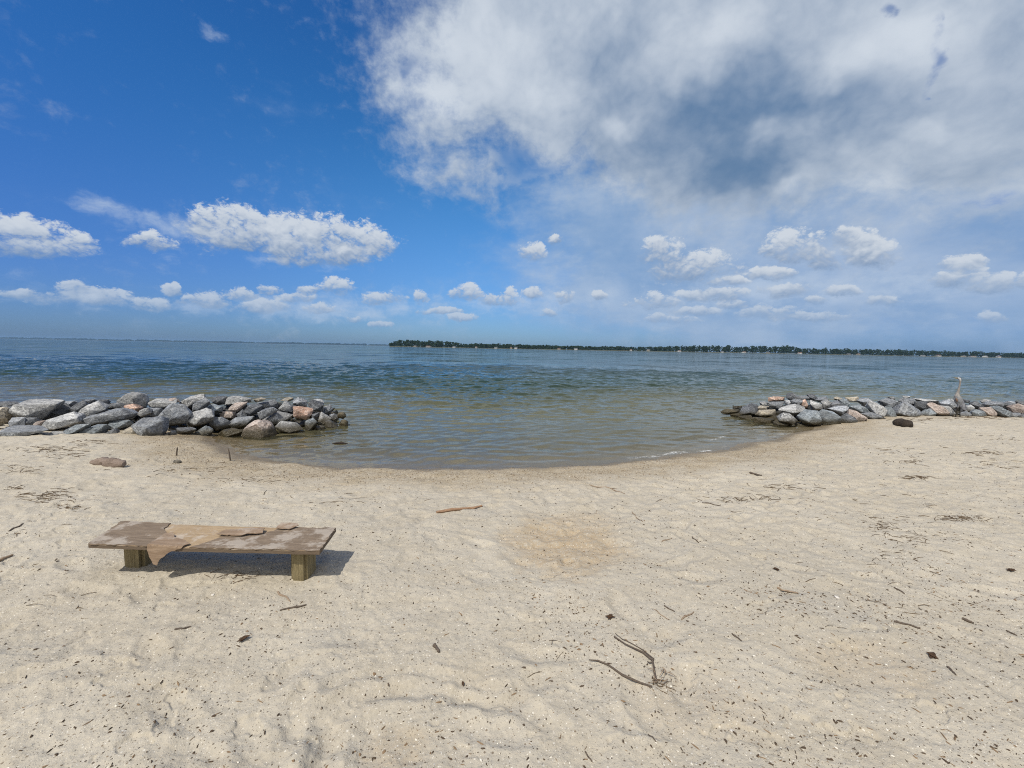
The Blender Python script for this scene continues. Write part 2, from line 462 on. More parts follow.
ROCK = {
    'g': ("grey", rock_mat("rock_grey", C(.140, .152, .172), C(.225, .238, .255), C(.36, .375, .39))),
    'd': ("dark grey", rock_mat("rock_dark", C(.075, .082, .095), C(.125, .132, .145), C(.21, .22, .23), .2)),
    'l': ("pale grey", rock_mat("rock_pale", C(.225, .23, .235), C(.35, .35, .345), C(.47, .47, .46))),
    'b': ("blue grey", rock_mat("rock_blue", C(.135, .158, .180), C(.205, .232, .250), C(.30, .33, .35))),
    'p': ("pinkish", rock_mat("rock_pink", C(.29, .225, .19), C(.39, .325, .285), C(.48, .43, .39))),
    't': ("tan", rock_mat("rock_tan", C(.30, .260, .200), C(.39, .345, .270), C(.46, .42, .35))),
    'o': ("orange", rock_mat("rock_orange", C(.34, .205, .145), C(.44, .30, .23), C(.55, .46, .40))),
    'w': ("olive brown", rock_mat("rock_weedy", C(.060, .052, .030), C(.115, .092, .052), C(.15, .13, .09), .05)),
}

# ------------------------------------------------------------------ breakwater rocks, one object each
# tile: origin x, origin y, scale of the coordinates
TILE = {'A': (0, 385, 10.667), 'B': (90, 385, 10.667), 'C': (170, 385, 10.667), 'D': (260, 385, 10.667),
        'E': (715, 380, 12.19), 'F': (790, 380, 12.19), 'G': (865, 380, 12.19), 'H': (940, 370, 12.19)}
ROCKS = [  # tile, row, colour, outline, own label
 ('A',1,'t',[(-70,235),(50,235),(80,330),(60,390),(0,430),(-80,430)],"rounded tan boulder cut by the left edge of the photo"),
 ('A',2,'g',[(30,225),(180,225),(150,300),(70,300)],None),
 ('A',3,'d',[(-40,180),(90,170),(200,190),(190,235),(-40,235)],None),
 ('A',2,'l',[(255,155),(400,165),(640,165),(660,195),(550,215),(460,370),(350,330),(110,345),(200,250)],"large pale slab with a tan top, highest rock near the left edge"),
 ('A',1,'g',[(110,350),(250,345),(265,430),(110,440)],None),
 ('A',1,'d',[(240,345),(400,345),(430,440),(250,440)],None),
 ('A',2,'d',[(560,215),(670,190),(740,250),(740,310),(640,330),(620,375),(490,375)],None),
 ('A',2,'d',[(770,260),(860,160),(930,200),(850,320),(750,310)],None),
 ('A',3,'g',[(670,175),(800,170),(790,215),(745,255)],None),
 ('A',3,'g',[(895,155),(1020,150),(1000,200),(910,195)],None),
 ('A',1,'p',[(395,385),(480,375),(450,465),(390,450)],"small pinkish rock wedged under the large pale slab near the left edge"),
 ('A',1,'l',[(470,380),(740,290),(860,340),(870,385),(790,400),(650,460),(440,485)],None),
 ('A',0,'g',[(30,460),(120,435),(420,455),(560,475),(300,525),(120,515),(60,550),(10,510)],None),
 ('A',0,'t',[(60,575),(110,540),(300,555),(310,600),(60,605)],"flat tan rock half buried in sand at the left edge"),
 ('A',0,'g',[(325,540),(370,525),(490,525),(495,560),(350,572)],None),
 ('A',0,'l',[(510,550),(560,490),(680,490),(740,540),(720,560),(520,565)],None),
 ('A',0,'b',[(680,480),(830,420),(960,410),(850,490),(770,545),(700,515)],None),
 ('A',0,'b',[(840,535),(900,490),(1080,425),(1170,410),(1140,445),(980,500),(960,540)],None),
 ('B',2,'l',[(-75,310),(60,165),(110,180),(200,255),(50,285),(-20,350)],None),
 ('B',1,'g',[(-50,345),(330,240),(400,250),(495,300),(470,335),(400,362),(220,365),(60,410),(0,430),(-50,405)],"long grey tilted slab left of the rounded pale boulder, left breakwater"),
 ('B',0,'d',[(20,515),(170,470),(160,525),(60,535)],None),
 ('B',1,'b',[(180,460),(230,375),(450,370),(455,415),(310,485),(265,460)],None),
 ('B',0,'g',[(165,515),(265,455),(320,545),(190,548)],None),
 ('B',3,'l',[(310,165),(400,90),(480,65),(560,90),(595,150),(590,250),(480,215),(380,245)],"big rounded pale granite boulder, the highest on the left breakwater"),
 ('B',2,'o',[(385,210),(480,195),(560,240),(510,310),(450,290),(400,270)],"orange tan rock under the big rounded pale boulder"),
 ('B',1,'l',[(505,320),(590,245),(635,240),(645,300),(540,345)],None),
 ('B',1,'d',[(635,245),(765,240),(755,335),(680,335)],None),
 ('B',3,'l',[(600,190),(700,140),(920,150),(950,190),(770,250),(640,230)],None),
 ('B',0,'g',[(460,430),(560,350),(760,330),(800,370),(795,550),(600,550)],"large blocky grey boulder standing on the sand, left breakwater"),
 ('B',0,'t',[(320,515),(430,440),(480,440),(570,540),(440,548),(340,540)],None),
 ('B',0,'l',[(845,525),(880,480),(940,525),(870,550)],None),
 ('B',3,'d',[(110,150),(190,160),(190,205),(105,200)],None),
 ('B',3,'d',[(160,190),(330,190),(380,245),(210,260)],None),
 ('C',1,'g',[(-95,320),(-50,215),(50,190),(150,210),(215,310),(165,405),(60,425),(-50,390)],"large speckled grey boulder above the blocky one, left breakwater"),
 ('C',3,'p',[(-60,150),(60,135),(100,180),(-20,205)],None),
 ('C',3,'l',[(105,185),(220,120),(345,95),(375,140),(270,200),(200,245)],None),
 ('C',2,'g',[(230,215),(370,130),(445,170),(360,235),(245,270)],None),
 ('C',3,'d',[(430,145),(510,115),(605,125),(590,200),(480,215)],None),
 ('C',3,'l',[(590,195),(610,130),(700,108),(880,145),(860,185),(680,195),(590,215)],"whitish flat slab on top of the left breakwater"),
 ('C',2,'p',[(620,245),(690,190),(825,180),(735,280),(640,268)],None),
 ('C',2,'b',[(355,250),(450,200),(560,230),(550,285),(480,320),(400,280)],None),
 ('C',1,'l',[(175,418),(240,290),(370,245),(430,270),(495,335),(440,395),(310,435),(200,435)],None),
 ('C',2,'p',[(525,335),(560,275),(715,290),(695,360),(620,360)],None),
 ('C',2,'d',[(715,320),(780,255),(830,325),(760,345)],None),
 ('C',2,'d',[(785,255),(860,200),(990,215),(960,275),(860,330)],None),
 ('C',1,'g',[(405,390),(440,350),(560,340),(625,380),(635,445),(520,490),(440,455)],None),
 ('C',1,'g',[(600,405),(690,345),(905,330),(840,405),(800,465),(680,460)],None),
 ('C',0,'b',[(210,528),(380,430),(465,490),(415,555),(250,545)],None),
 ('C',0,'w',[(510,515),(560,480),(680,460),(805,485),(740,535),(560,550)],"olive grey flat rock at the waterline beside the big pinkish tan boulder"),
 ('C',0,'d',[(40,460),(200,450),(285,470),(210,525),(60,515)],None),
 ('C',3,'t',[(885,155),(970,130),(1030,150),(920,185)],None),
 ('C',0,'p',[(755,530),(830,430),(920,370),(990,365),(1090,430),(1125,510),(1095,560),(860,560)],"big rounded pinkish tan boulder at the waterline, left breakwater"),
 ('D',3,'g',[(-30,190),(150,155),(195,190),(185,235),(60,245),(-20,265)],None),
 ('D',1,'g',[(-25,295),(60,255),(150,235),(190,265),(110,325),(0,365)],None),
 ('D',2,'l',[(190,250),(265,160),(335,225),(348,282),(240,280)],"pale triangular rock just left of the orange granite rock"),
 ('D',1,'o',[(340,230),(430,220),(562,260),(545,320),(490,368),(362,340)],"orange pink granite rock near the seaward tip of the left breakwater"),
 ('D',1,'l',[(5,375),(190,275),(350,320),(255,385),(160,410),(120,415)],None),
 ('D',3,'g',[(345,165),(400,130),(515,170),(505,228),(350,212)],None),
 ('D',3,'t',[(205,170),(290,130),(365,135),(310,175)],None),
 ('D',2,'d',[(510,205),(560,150),(685,215),(665,285),(580,275)],None),
 ('D',3,'l',[(565,155),(600,148),(685,190),(670,230)],None),
 ('D',2,'g',[(675,225),(750,205),(775,260),(735,308),(680,300)],None),
 ('D',1,'d',[(550,315),(630,290),(610,370),(560,365)],None),
 ('D',1,'l',[(605,385),(650,285),(775,350),(765,385),(690,428),(630,418)],None),
 ('D',1,'g',[(745,315),(790,302),(835,350),(815,400),(760,400)],None),
 ('D',1,'w',[(815,325),(850,285),(900,290),(925,330),(890,362),(830,350)],"small rounded brown rock topmost at the tip of the left breakwater"),
 ('D',0,'w',[(845,410),(880,362),(935,375),(948,430),(900,470),(850,460)],"rounded weedy rock standing in water at the tip of the left breakwater"),
 ('D',0,'l',[(150,445),(210,385),(380,400),(465,468),(340,500),(220,488)],None),
 ('D',1,'g',[(350,395),(470,380),(505,430),(470,470),(420,440)],None),
 ('D',0,'b',[(480,385),(560,345),(615,390),(570,440),(520,490),(480,480)],None),
 ('D',0,'t',[(550,460),(610,425),(695,435),(695,485),(590,512)],"tan rounded cobble at the waterline, right end of the left breakwater"),
 ('D',0,'d',[(680,385),(760,370),(835,450),(810,510),(700,510)],None),
 # right breakwater
 ('E',0,'w',[(60,385),(130,345),(280,360),(325,380),(240,410),(90,410)],"low weedy rock awash at the seaward tip of the right breakwater"),
 ('E',1,'d',[(295,425),(440,280),(525,300),(515,365),(420,425)],"dark triangular rock near the seaward tip of the right breakwater"),
 ('E',0,'w',[(180,415),(300,400),(300,440),(190,440)],None),
 ('E',0,'w',[(285,445),(450,430),(475,490),(340,495)],None),
 ('E',2,'t',[(520,340),(560,308),(655,320),(645,360),(540,370)],None),
 ('E',3,'l',[(540,268),(620,258),(635,310),(560,312)],None),
 ('E',1,'t',[(495,425),(520,370),(755,360),(725,440),(560,450)],None),
 ('E',3,'o',[(648,215),(710,200),(838,205),(852,258),(650,262)],"flat orange rock on top of the right breakwater"),
 ('E',2,'g',[(628,268),(845,262),(825,340),(720,355),(640,310)],None),
 ('E',2,'l',[(855,252),(912,245),(920,315),(875,320)],None),
 ('E',3,'d',[(862,220),(930,150),(995,180),(925,255)],"blackish rock, the highest on the right breakwater"),
 ('E',1,'l',[(775,368),(830,330),(1000,290),(1115,330),(1095,395),(985,430),(930,390)],None),
 ('E',0,'l',[(760,490),(830,395),(900,400),(1015,490),(930,545),(850,520)],None),
 ('E',0,'w',[(460,450),(725,470),(700,520),(470,530)],None),
 ('E',0,'d',[(710,505),(850,490),(935,550),(720,570)],None),
 ('E',2,'g',[(915,245),(1024,230),(1105,260),(1005,310),(930,300)],None),
 ('F',3,'g',[(55,195),(230,190),(255,245),(190,245),(60,250)],None),
 ('F',2,'o',[(95,265),(190,235),(220,290),(195,340),(130,310)],"small orange rock in the middle of the right breakwater"),
 ('F',2,'l',[(238,295),(260,245),(405,310),(390,360),(290,380)],None),
 ('F',2,'l',[(385,275),(440,240),(515,275),(485,328),(400,338)],None),
 ('F',2,'d',[(495,310),(580,240),(660,305),(530,340)],None),
 ('F',2,'b',[(600,240),(700,230),(735,305),(640,330)],None),
 ('F',0,'b',[(88,430),(210,355),(335,370),(338,480),(375,535),(200,535),(130,500)],None),
 ('F',0,'b',[(338,415),(400,355),(520,380),(605,440),(608,515),(540,550),(390,540)],None),
 ('F',1,'g',[(455,345),(690,310),(725,340),(625,445),(560,400)],None),
 ('F',0,'d',[(60,535),(280,510),(315,568),(70,570)],None),
 ('F',0,'p',[(715,355),(800,370),(935,460),(915,520),(800,540),(760,460),(700,410)],"large pinkish tan rock sloping down to the sand, right breakwater"),
 ('F',0,'d',[(605,470),(690,400),(775,450),(830,530),(750,550),(620,545)],None),
 ('F',1,'b',[(740,325),(830,298),(980,370),(945,398),(840,390)],None),
 ('F',0,'g',[(855,405),(960,395),(1090,405),(1080,455),(980,490)],None),
 ('F',3,'d',[(205,172),(270,165),(335,225),(250,250)],None),
 ('F',3,'g',[(255,245),(450,200),(465,248),(380,275)],None),
 ('F',3,'t',[(535,225),(580,200),(645,230),(600,262)],None),
 ('F',3,'t',[(675,215),(820,200),(855,265),(720,262)],None),
 ('F',2,'g',[(815,245),(960,220),(1035,270),(900,318)],None),
 ('F',1,'g',[(945,275),(1000,250),(1020,310),(1010,360),(985,350)],None),
 ('G',0,'l',[(33,295),(70,250),(140,270),(245,380),(235,440),(180,455),(100,380)],"pale curved rock left of the upright white edged rock, right breakwater"),
 ('G',0,'b',[(235,335),(310,300),(385,440),(355,475),(250,465)],"upright rock with a white edge, behind the dark log on the sand"),
 ('G',0,'g',[(372,390),(440,260),(520,270),(695,375),(645,418),(500,440),(390,420)],"big grey wedge shaped boulder left of the heron"),
 ('G',2,'g',[(155,245),(300,220),(425,270),(365,350),(200,300)],None),
 ('G',3,'l',[(285,205),(345,203),(340,250),(300,250)],None),
 ('G',3,'l',[(460,200),(480,190),(550,195),(550,220),(470,222)],None),
 ('G',2,'g',[(405,255),(470,215),(605,230),(628,310),(540,295)],None),
 ('G',1,'d',[(595,255),(775,260),(785,335),(705,380),(600,330)],None),
 ('G',0,'b',[(685,410),(780,340),(845,435),(760,450)],None),
 ('G',0,'g',[(575,448),(690,388),(700,448)],None),
 ('G',0,'p',[(775,295),(830,268),(965,330),(1015,440),(940,430),(850,360)],"long pinkish slab leaning just left of the heron's legs"),
 ('G',0,'d',[(815,375),(880,380),(965,438),(850,448)],None),
 ('G',3,'l',[(570,220),(760,232),(920,258),(900,290),(700,272)],None),
 ('G',1,'g',[(925,285),(1024,230),(1105,270),(1065,345),(960,340)],None),
 ('H',0,'l',[(0,430),(100,440),(155,500),(140,565),(60,550),(0,490)],None),
 ('H',3,'l',[(78,385),(110,350),(165,350),(195,408),(100,418)],None),
 ('H',0,'g',[(245,538),(330,500),(378,530),(370,568),(250,568)],None),
 ('H',1,'l',[(310,445),(390,422),(415,460),(365,520),(305,495)],None),
 ('H',2,'d',[(360,415),(430,375),(535,440),(475,480),(400,462)],None),
 ('H',3,'d',[(278,350),(350,368),(350,395),(290,395)],None),
 ('H',0,'b',[(385,505),(430,475),(535,500),(570,565),(400,565)],None),
 ('H',0,'p',[(475,458),(600,450),(685,510),(678,565),(560,568),(540,510)],None),
 ('H',3,'l',[(505,385),(540,352),(615,365),(605,400),(540,420)],"pale greenish white rock on top right of the heron"),
 ('H',2,'g',[(535,418),(620,378),(775,390),(795,440),(560,445)],None),
 ('H',0,'b',[(635,445),(700,430),(825,520),(838,570),(760,580),(690,510)],None),
 ('H',2,'g',[(775,425),(830,378),(925,385),(905,440),(820,470)],None),
 ('H',1,'p',[(845,455),(940,405),(1070,440),(1050,510),(960,550),(870,510)],"broad pinkish rock at the right edge of the photo"),
 ('H',0,'g',[(825,515),(960,520),(985,595),(840,590)],None),
 ('H',2,'d',[(925,378),(1040,378),(1040,430),(960,440)],None),
 ('H',0,'d',[(965,555),(1070,520),(1070,605),(990,608)],None),
]
FRONT_L = [(-20, 440, -0.05), (40, 440, -0.06), (100, 437, -0.07), (160, 437, -0.10), (190, 437, -0.14), (215, 437, -.2), (262, 437, -.2), (300, 433, -.2), (345, 427, -.2)]
FRONT_R = [(715, 414, -.2), (745, 420, -.2), (765, 424, -.2), (790, 427, -.2), (818, 425, -.16), (850, 424, -.12), (880, 420, -.08), (905, 417, -.05), (940, 416, -.03), (1030, 419, -.03)]
def front_depth(px):
    fl = FRONT_L if px < 500 else FRONT_R
    xs = [p[0] for p in fl]; dd = [on_z(*p).y for p in fl]
    return float(np.interp(px, xs, dd))

def rock_mesh(out3, thick, seed, rounded):
    """out3: outline (x, z) in a vertical plane -> closed faceted boulder"""
    r = np.random.default_rng(seed)
    pts = np.array(out3); c = pts.mean(0); wid = np.ptp(pts[:, 0]); hei = np.ptp(pts[:, 1])
    V = []
    for p in pts:
        V.append((p[0], r.uniform(-.18, .18) * thick, p[1]))
    if rounded:
        for sgn, k in ((-1, .64), (1, .66)):
            for p in pts:
                q = c + (p - c) * (k + r.uniform(-.1, .1)); V.append((q[0], sgn * thick * .5 * r.uniform(.8, 1.0), q[1]))
    else:
        # a few corners only, so that the faces between them stay broad and flat
        a0 = r.uniform(0, 6.28); nf = 3 + int(r.random() * 2.2)
        for q in range(nf):
            a = a0 + q * 6.283 / nf + r.uniform(-.4, .4); k = r.uniform(.18, .34)
            V.append((c[0] + math.cos(a) * wid * k, -thick * r.uniform(.34, .56), c[1] + math.sin(a) * hei * k - .06 * hei))
        for q in range(4):
            a = a0 + q * 1.571 + r.uniform(-.3, .3)
            V.append((c[0] + math.cos(a) * wid * .32, thick * r.uniform(.38, .55), c[1] + math.sin(a) * hei * .32 + .05 * hei))
    bm = bmesh.new()
    vs = [bm.verts.new(v) for v in V]
    res = bmesh.ops.convex_hull(bm, input=vs)
    junk = list({e for e in res["geom_interior"] + res["geom_unused"] if isinstance(e, bmesh.types.BMVert)})
    bmesh.ops.delete(bm, geom=junk, context='VERTS')
    bmesh.ops.dissolve_limit(bm, angle_limit=R(9), verts=bm.verts[:], edges=bm.edges[:])
    size = math.sqrt(wid * hei)
    bmesh.ops.bevel(bm, geom=bm.edges[:], offset=size * (.11 if rounded else .022), segments=2 if rounded else 1, affect='EDGES', profile=.6, clamp_overlap=True)
    bmesh.ops.triangulate(bm, faces=bm.faces[:])
    for _ in range(3):
        long_e = [e for e in bm.edges if e.calc_length() > size * .075]
        if not long_e: break
        bmesh.ops.subdivide_edges(bm, edges=long_e, cuts=1, use_grid_fill=True)
        bmesh.ops.triangulate(bm, faces=bm.faces[:])
    if rounded:
        for _ in range(3): bmesh.ops.smooth_vert(bm, verts=bm.verts[:], factor=.5, use_axis_x=True, use_axis_y=True, use_axis_z=True)
    bm.normal_update()
    o = Vector((seed * 3.7 % 91, seed * 1.3 % 53, 0))
    for v in bm.verts:
        n = mnoise.noise(v.co * (3.2 / size) + o) * (.035 if rounded else .020) + mnoise.noise(v.co * (9 / size) + o) * .014 + mnoise.noise(v.co * (22 / size) + o) * .009
        v.co += v.normal * n * size
    return bm

rock_items = []
for i, (t, row, colr, poly, lab) in enumerate(ROCKS):
    ox, oy, k = TILE[t]
    pp = [(ox + x / k, oy + y / k) for x, y in poly]
    cx = sum(p[0] for p in pp) / len(pp); cy = sum(p[1] for p in pp) / len(pp)
    x0, x1 = min(p[0] for p in pp), max(p[0] for p in pp); y0, y1 = min(p[1] for p in pp), max(p[1] for p in pp)
    side = 'left' if cx < 500 else 'right'
    jr = random.Random(i)
    fd = front_depth(cx)
    d = fd + .22 + (.40 if side == 'left' else .46) * row + jr.uniform(-.13, .13)
    if row == 0:  # keep the foot on the ground line
        d = fd + .16 + jr.uniform(0, .08) + (.28 if cx > 890 else 0)
    lo = [(x, y + (0.16 if row == 0 else 0.05) * (y1 - y0) * max(0, (y - cy) / (y1 - cy + 1e-6)) ) for x, y in pp]
    o3 = [on_y(x, y, d) for x, y in lo]
    C0 = Vector((sum(v.x for v in o3) / len(o3), d, min(v.z for v in o3)))
    flat = [(v.x - C0.x, v.z - C0.z) for v in o3]
    w = max(f[0] for f in flat) - min(f[0] for f in flat); h = max(f[1] for f in flat) - min(f[1] for f in flat)
    thick = min(max(.88 * math.sqrt(w * h), .20), .55)
    rock_items.append(dict(i=i, side=side, row=row, colr=colr, px=cx, w=w, h=h, flat=flat, C0=C0, thick=thick, lab=lab))
ORD = ["first", "second", "third", "fourth", "fifth", "sixth", "seventh", "eighth", "ninth", "tenth", "eleventh", "twelfth"]
ROWN = ["bottom row", "second row", "third row", "top row"]
for it in rock_items:
    bm = rock_mesh(it['flat'], it['thick'], it['i'] + 1, (it['lab'] or '').find('round') >= 0)
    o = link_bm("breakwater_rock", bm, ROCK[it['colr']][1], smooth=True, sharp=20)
    o.location = it['C0']
    if it['lab']:
        lab = it['lab']
    else:
        same = sorted([q for q in rock_items if q['side'] == it['side'] and q['row'] == it['row'] and q['colr'] == it['colr'] and not q['lab']], key=lambda q: q['px'])
        n = same.index(it)
        shape = "flat" if it['w'] > 2.2 * it['h'] else ("upright" if it['h'] > it['w'] * .95 else "angular")
        sz = "large" if it['w'] * it['h'] > .22 else ("small" if it['w'] * it['h'] < .07 else "medium")
        cn = ROCK[it['colr']][0]
        if len(same) == 1:
            lab = f"{sz} {shape} {cn} rock, only plain {cn} one in {ROWN[it['row']]}, {it['side']} breakwater"
        else:
            lab = f"{sz} {shape} {cn} rock, {ORD[n]} {cn} from left, {ROWN[it['row']]}, {it['side']} breakwater"
    tag(o, lab, "rock", f"rocks of the {it['side']} breakwater")

# rubble in the heart of each breakwater, gap shade painted into its near-black colour
m_rub = rock_mat('rubble_gap_shade', C(.020, .021, .022), C(.045, .046, .048), C(.07, .07, .07), .05)
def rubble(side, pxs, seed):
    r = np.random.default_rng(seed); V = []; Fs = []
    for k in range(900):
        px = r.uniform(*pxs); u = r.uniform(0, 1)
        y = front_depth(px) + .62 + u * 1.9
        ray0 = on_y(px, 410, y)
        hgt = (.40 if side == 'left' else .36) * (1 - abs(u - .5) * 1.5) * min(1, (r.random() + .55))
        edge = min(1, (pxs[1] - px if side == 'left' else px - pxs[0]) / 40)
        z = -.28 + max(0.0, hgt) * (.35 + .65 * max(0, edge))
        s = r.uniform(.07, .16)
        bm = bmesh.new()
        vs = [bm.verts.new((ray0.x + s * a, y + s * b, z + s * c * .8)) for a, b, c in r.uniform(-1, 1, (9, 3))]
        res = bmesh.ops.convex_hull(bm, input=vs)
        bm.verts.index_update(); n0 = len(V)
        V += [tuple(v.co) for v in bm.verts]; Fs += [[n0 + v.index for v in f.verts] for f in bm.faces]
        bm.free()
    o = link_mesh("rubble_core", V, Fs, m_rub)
    tag(o, f"broken stone coloured near black as gap shade, filling the gaps between the boulders of the {side} breakwater", "rubble", kind="stuff")
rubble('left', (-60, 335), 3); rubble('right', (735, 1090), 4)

# ------------------------------------------------------------------ wood materials
def wood_mat(name, a, b, dark, axis=(1, 10, 10), sandy=0.0, scale=6.0, rough=.85, bumpd=.006, edge=0):
    m = new_mat(name)
    O = coord('Object'); v = vm('MULTIPLY', O, axis)
    g = noise(v, scale, 6, .65, dist=.4); g2 = noise(v, scale * 5, 4, .7); blot = noise(O, 5, 5, .65)
    c = mixc(smooth(.3, .7, g), a, b)
    c = mixc(smooth(.60, .72, g2) * .6, c, dark)
    c = mixc(smooth(.55, .75, blot) * .45, c, mixc(1.0, a, C(.6, .6, .62), 'MULTIPLY'))
    if sandy:
        s = noise(vm('ADD', O, (3, 1, 0)), 4.2, 6, .72); up = sep(S(S.node('ShaderNodeNewGeometry').outputs['Normal']))[2]
        c = mixc(smooth(.49, .60, s) * smooth(.5, .9, up) * sandy, c, C(.50, .45, .39))
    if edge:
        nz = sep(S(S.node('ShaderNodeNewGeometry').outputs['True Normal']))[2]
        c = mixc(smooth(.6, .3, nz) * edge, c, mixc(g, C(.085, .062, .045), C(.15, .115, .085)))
    finish(principled(c, rough, bump(g * .7 + g2 * .5, .8, bumpd), .2))
    return m
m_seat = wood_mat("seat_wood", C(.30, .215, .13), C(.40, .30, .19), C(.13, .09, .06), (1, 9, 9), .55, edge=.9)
m_ply = wood_mat("weathered_ply", C(.150, .112, .080), C(.235, .180, .130), C(.07, .052, .04), (1, 9, 9), .5)
m_flap = wood_mat("veneer", C(.215, .150, .100), C(.30, .22, .155), C(.11, .078, .055), (1, 7, 7), .35)
m_post = wood_mat("post_wood", C(.185, .150, .080), C(.335, .275, .155), C(.055, .045, .026), (14, 14, .9), 0, 4.5, bumpd=.025)
m_post_g = m_post
m_drift = wood_mat("driftwood", C(.25, .15, .09), C(.34, .22, .14), C(.12, .075, .05), (2, 14, 14), 0, 5)
m_twig = wood_mat("twig_bark", C(.085, .066, .052), C(.15, .118, .092), C(.045, .036, .03), (3, 14, 14), 0, 12)
m_twig2 = wood_mat("pale_twig_bark", C(.24, .175, .12), C(.33, .25, .18), C(.12, .09, .06), (3, 14, 14), 0, 12)
m_darklog = wood_mat("dark_log_bark", C(.028, .022, .018), C(.060, .047, .038), C(.015, .012, .01), (2, 9, 9), 0, 8, bumpd=.02)
m_brownlog = wood_mat("grey_brown_log", C(.20, .15, .12), C(.29, .23, .19), C(.09, .07, .06), (2, 9, 9), 0, 8, bumpd=.02)

# ------------------------------------------------------------------ bench
SEAT_Z = 0.245
fl, fr_, br_, bl = on_z(88.2, 543.4, SEAT_Z), on_z(319.5, 550.4, SEAT_Z), on_z(336, 527.8, SEAT_Z), on_z(121, 521.5, SEAT_Z)
ux = ((fr_ - fl) + (br_ - bl)).normalized(); org = (fl + fr_ + br_ + bl) / 4
L = ((fr_ - fl).length + (br_ - bl).length) / 2
uy = Vector((-ux.y, ux.x, 0)); Wd = abs((bl - fl).dot(uy) + (br_ - fr_).dot(uy)) / 2
b_rot = math.atan2(ux.y, ux.x)
g0 = min(ground(org.x + dx, org.y) for dx in (-.5, 0, .5))
bench = empty("bench", (org.x, org.y, 0), b_rot)
tag(bench, "low weathered plywood bench on two squat timber posts, its veneer peeling", "bench")
def skew(u, v):  # board is slightly out of square, as measured
    f = fl + (fr_ - fl) * u; b = bl + (br_ - bl) * u
    p = f + (b - f) * v - Vector((org.x, org.y, 0))
    q = Matrix.Rotation(-b_rot, 3, 'Z') @ p
    return q.x, q.y
def sheet(name, mat, poly_uv, z0, z1, seg=.03, lift=None, parent=bench, drop=None, ragged=.004, seed=1):
    """a thin board or sheet from an outline in seat coordinates"""
    r = random.Random(seed); out = []
    n = len(poly_uv)
    for k in range(n):
        a, b = Vector(poly_uv[k]), Vector(poly_uv[(k + 1) % n])
        ln = math.hypot((b.x - a.x) * L, (b.y - a.y) * Wd); m = max(1, int(ln / seg))
        for j in range(m):
            p = a + (b - a) * (j / m)
            if j: p += Vector((r.uniform(-1, 1) * ragged / L, r.uniform(-1, 1) * ragged / Wd))
            out.append(p)
    bm = bmesh.new()
    top = [bm.verts.new((*skew(p.x, p.y), z1)) for p in out]
    f = bm.faces.new(top)
    if f.normal.z < 0: f.normal_flip()
    bmesh.ops.triangulate(bm, faces=[f])
    for _ in range(3):
        le = [e for e in bm.edges if e.calc_length() > seg * 1.3]
        if le:
            bmesh.ops.subdivide_edges(bm, edges=le, cuts=1, use_grid_fill=True); bmesh.ops.triangulate(bm, faces=bm.faces[:])
    res = bmesh.ops.extrude_face_region(bm, geom=bm.faces[:])
    for v in [g for g in res["geom"] if isinstance(g, bmesh.types.BMVert)]: v.co.z = z0
    bmesh.ops.recalc_face_normals(bm, faces=bm.faces[:])
    if lift:
        for v in bm.verts: v.co += Vector(lift(v.co))
    o = link_bm(name, bm, mat, parent, smooth=True, sharp=35)
    return o
T = .030
zb = SEAT_Z - T
def sag(co): return (0, 0, -.006 * (1 - (co.x / (L / 2)) ** 2) + .003 * mnoise.noise(co * 6))
sheet("seat", m_seat, [(0, 0), (1, 0), (1, 1), (0, 1)], zb, SEAT_Z - .006, .05, sag, ragged=.003)
# peeling top veneer, left part, full width, torn along its right edge
def lift_l(co):
    s = sag(co); e = max(0, (co.x - (-L / 2 + .34)) / .08)
    return (0, 0, s[2] + .012 * min(1, e) ** 2 * max(0, co.y / Wd + .2) + .003 * mnoise.noise(co * 9))
sheet("veneer", m_ply, [(0, 0), (.265, 0), (.27, .25), (.30, .45), (.26, .6), (.235, .72), (.232, 1.02), (0.02, 1.03), (0, 1)], SEAT_Z - .006 + .0006, SEAT_Z + .001, .025, lift_l, seed=4, ragged=.007)
# torn flap folded over the front edge
def flap_bend(co):
    d = (-Wd / 2 - .007) - co.y
    if d > 0: return (0, d * .88, -d * .98 + sag(co)[2])
    return (0, 0, sag(co)[2] + .004 + .02 * max(0, .0 + mnoise.noise(co * 7)) * .4)
sheet("torn_flap", m_flap, [(.262, .05), (.255, -.10), (.268, -.36), (.285, -.38), (.31, -.24), (.36, -.10), (.41, -.03), (.43, .10), (.40, .22), (.33, .35), (.30, .55), (.27, .50)], SEAT_Z + .0015, SEAT_Z + .0055, .02, flap_bend, seed=6, ragged=.006)
# veneer of the right part, with a broken raised edge along the back
def lift_r(co):
    s = sag(co); return (0, 0, s[2] + .007 * max(0, mnoise.noise(co * 5 + Vector((3, 1, 0)))) + .002 * mnoise.noise(co * 14))
sheet("veneer", m_ply, [(.44, 0), (1, 0), (1, 1), (.74, 1), (.73, .80), (.68, .62), (.58, .55), (.52, .42), (.49, .22)], SEAT_Z - .006 + .0006, SEAT_Z, .025, lift_r, seed=8, ragged=.007)
sheet("veneer_scrap", m_flap, [(.50, .50), (.60, .46), (.70, .60), (.69, .80), (.60, .78), (.52, .74)], SEAT_Z + .002, SEAT_Z + .006, .02,
      lambda co: (0, 0, sag(co)[2] + .010 + .012 * mnoise.noise(co * 9)), seed=9, ragged=.008)
sheet("veneer_scrap", m_flap, [(.735, .86), (.80, .82), (.83, .98), (.82, 1.06), (.74, 1.09)], SEAT_Z + .002, SEAT_Z + .006, .02,
      lambda co: (0, 0, sag(co)[2] + .008 + .10 * max(0, co.y - Wd / 2 + .05)), seed=12, ragged=.006)
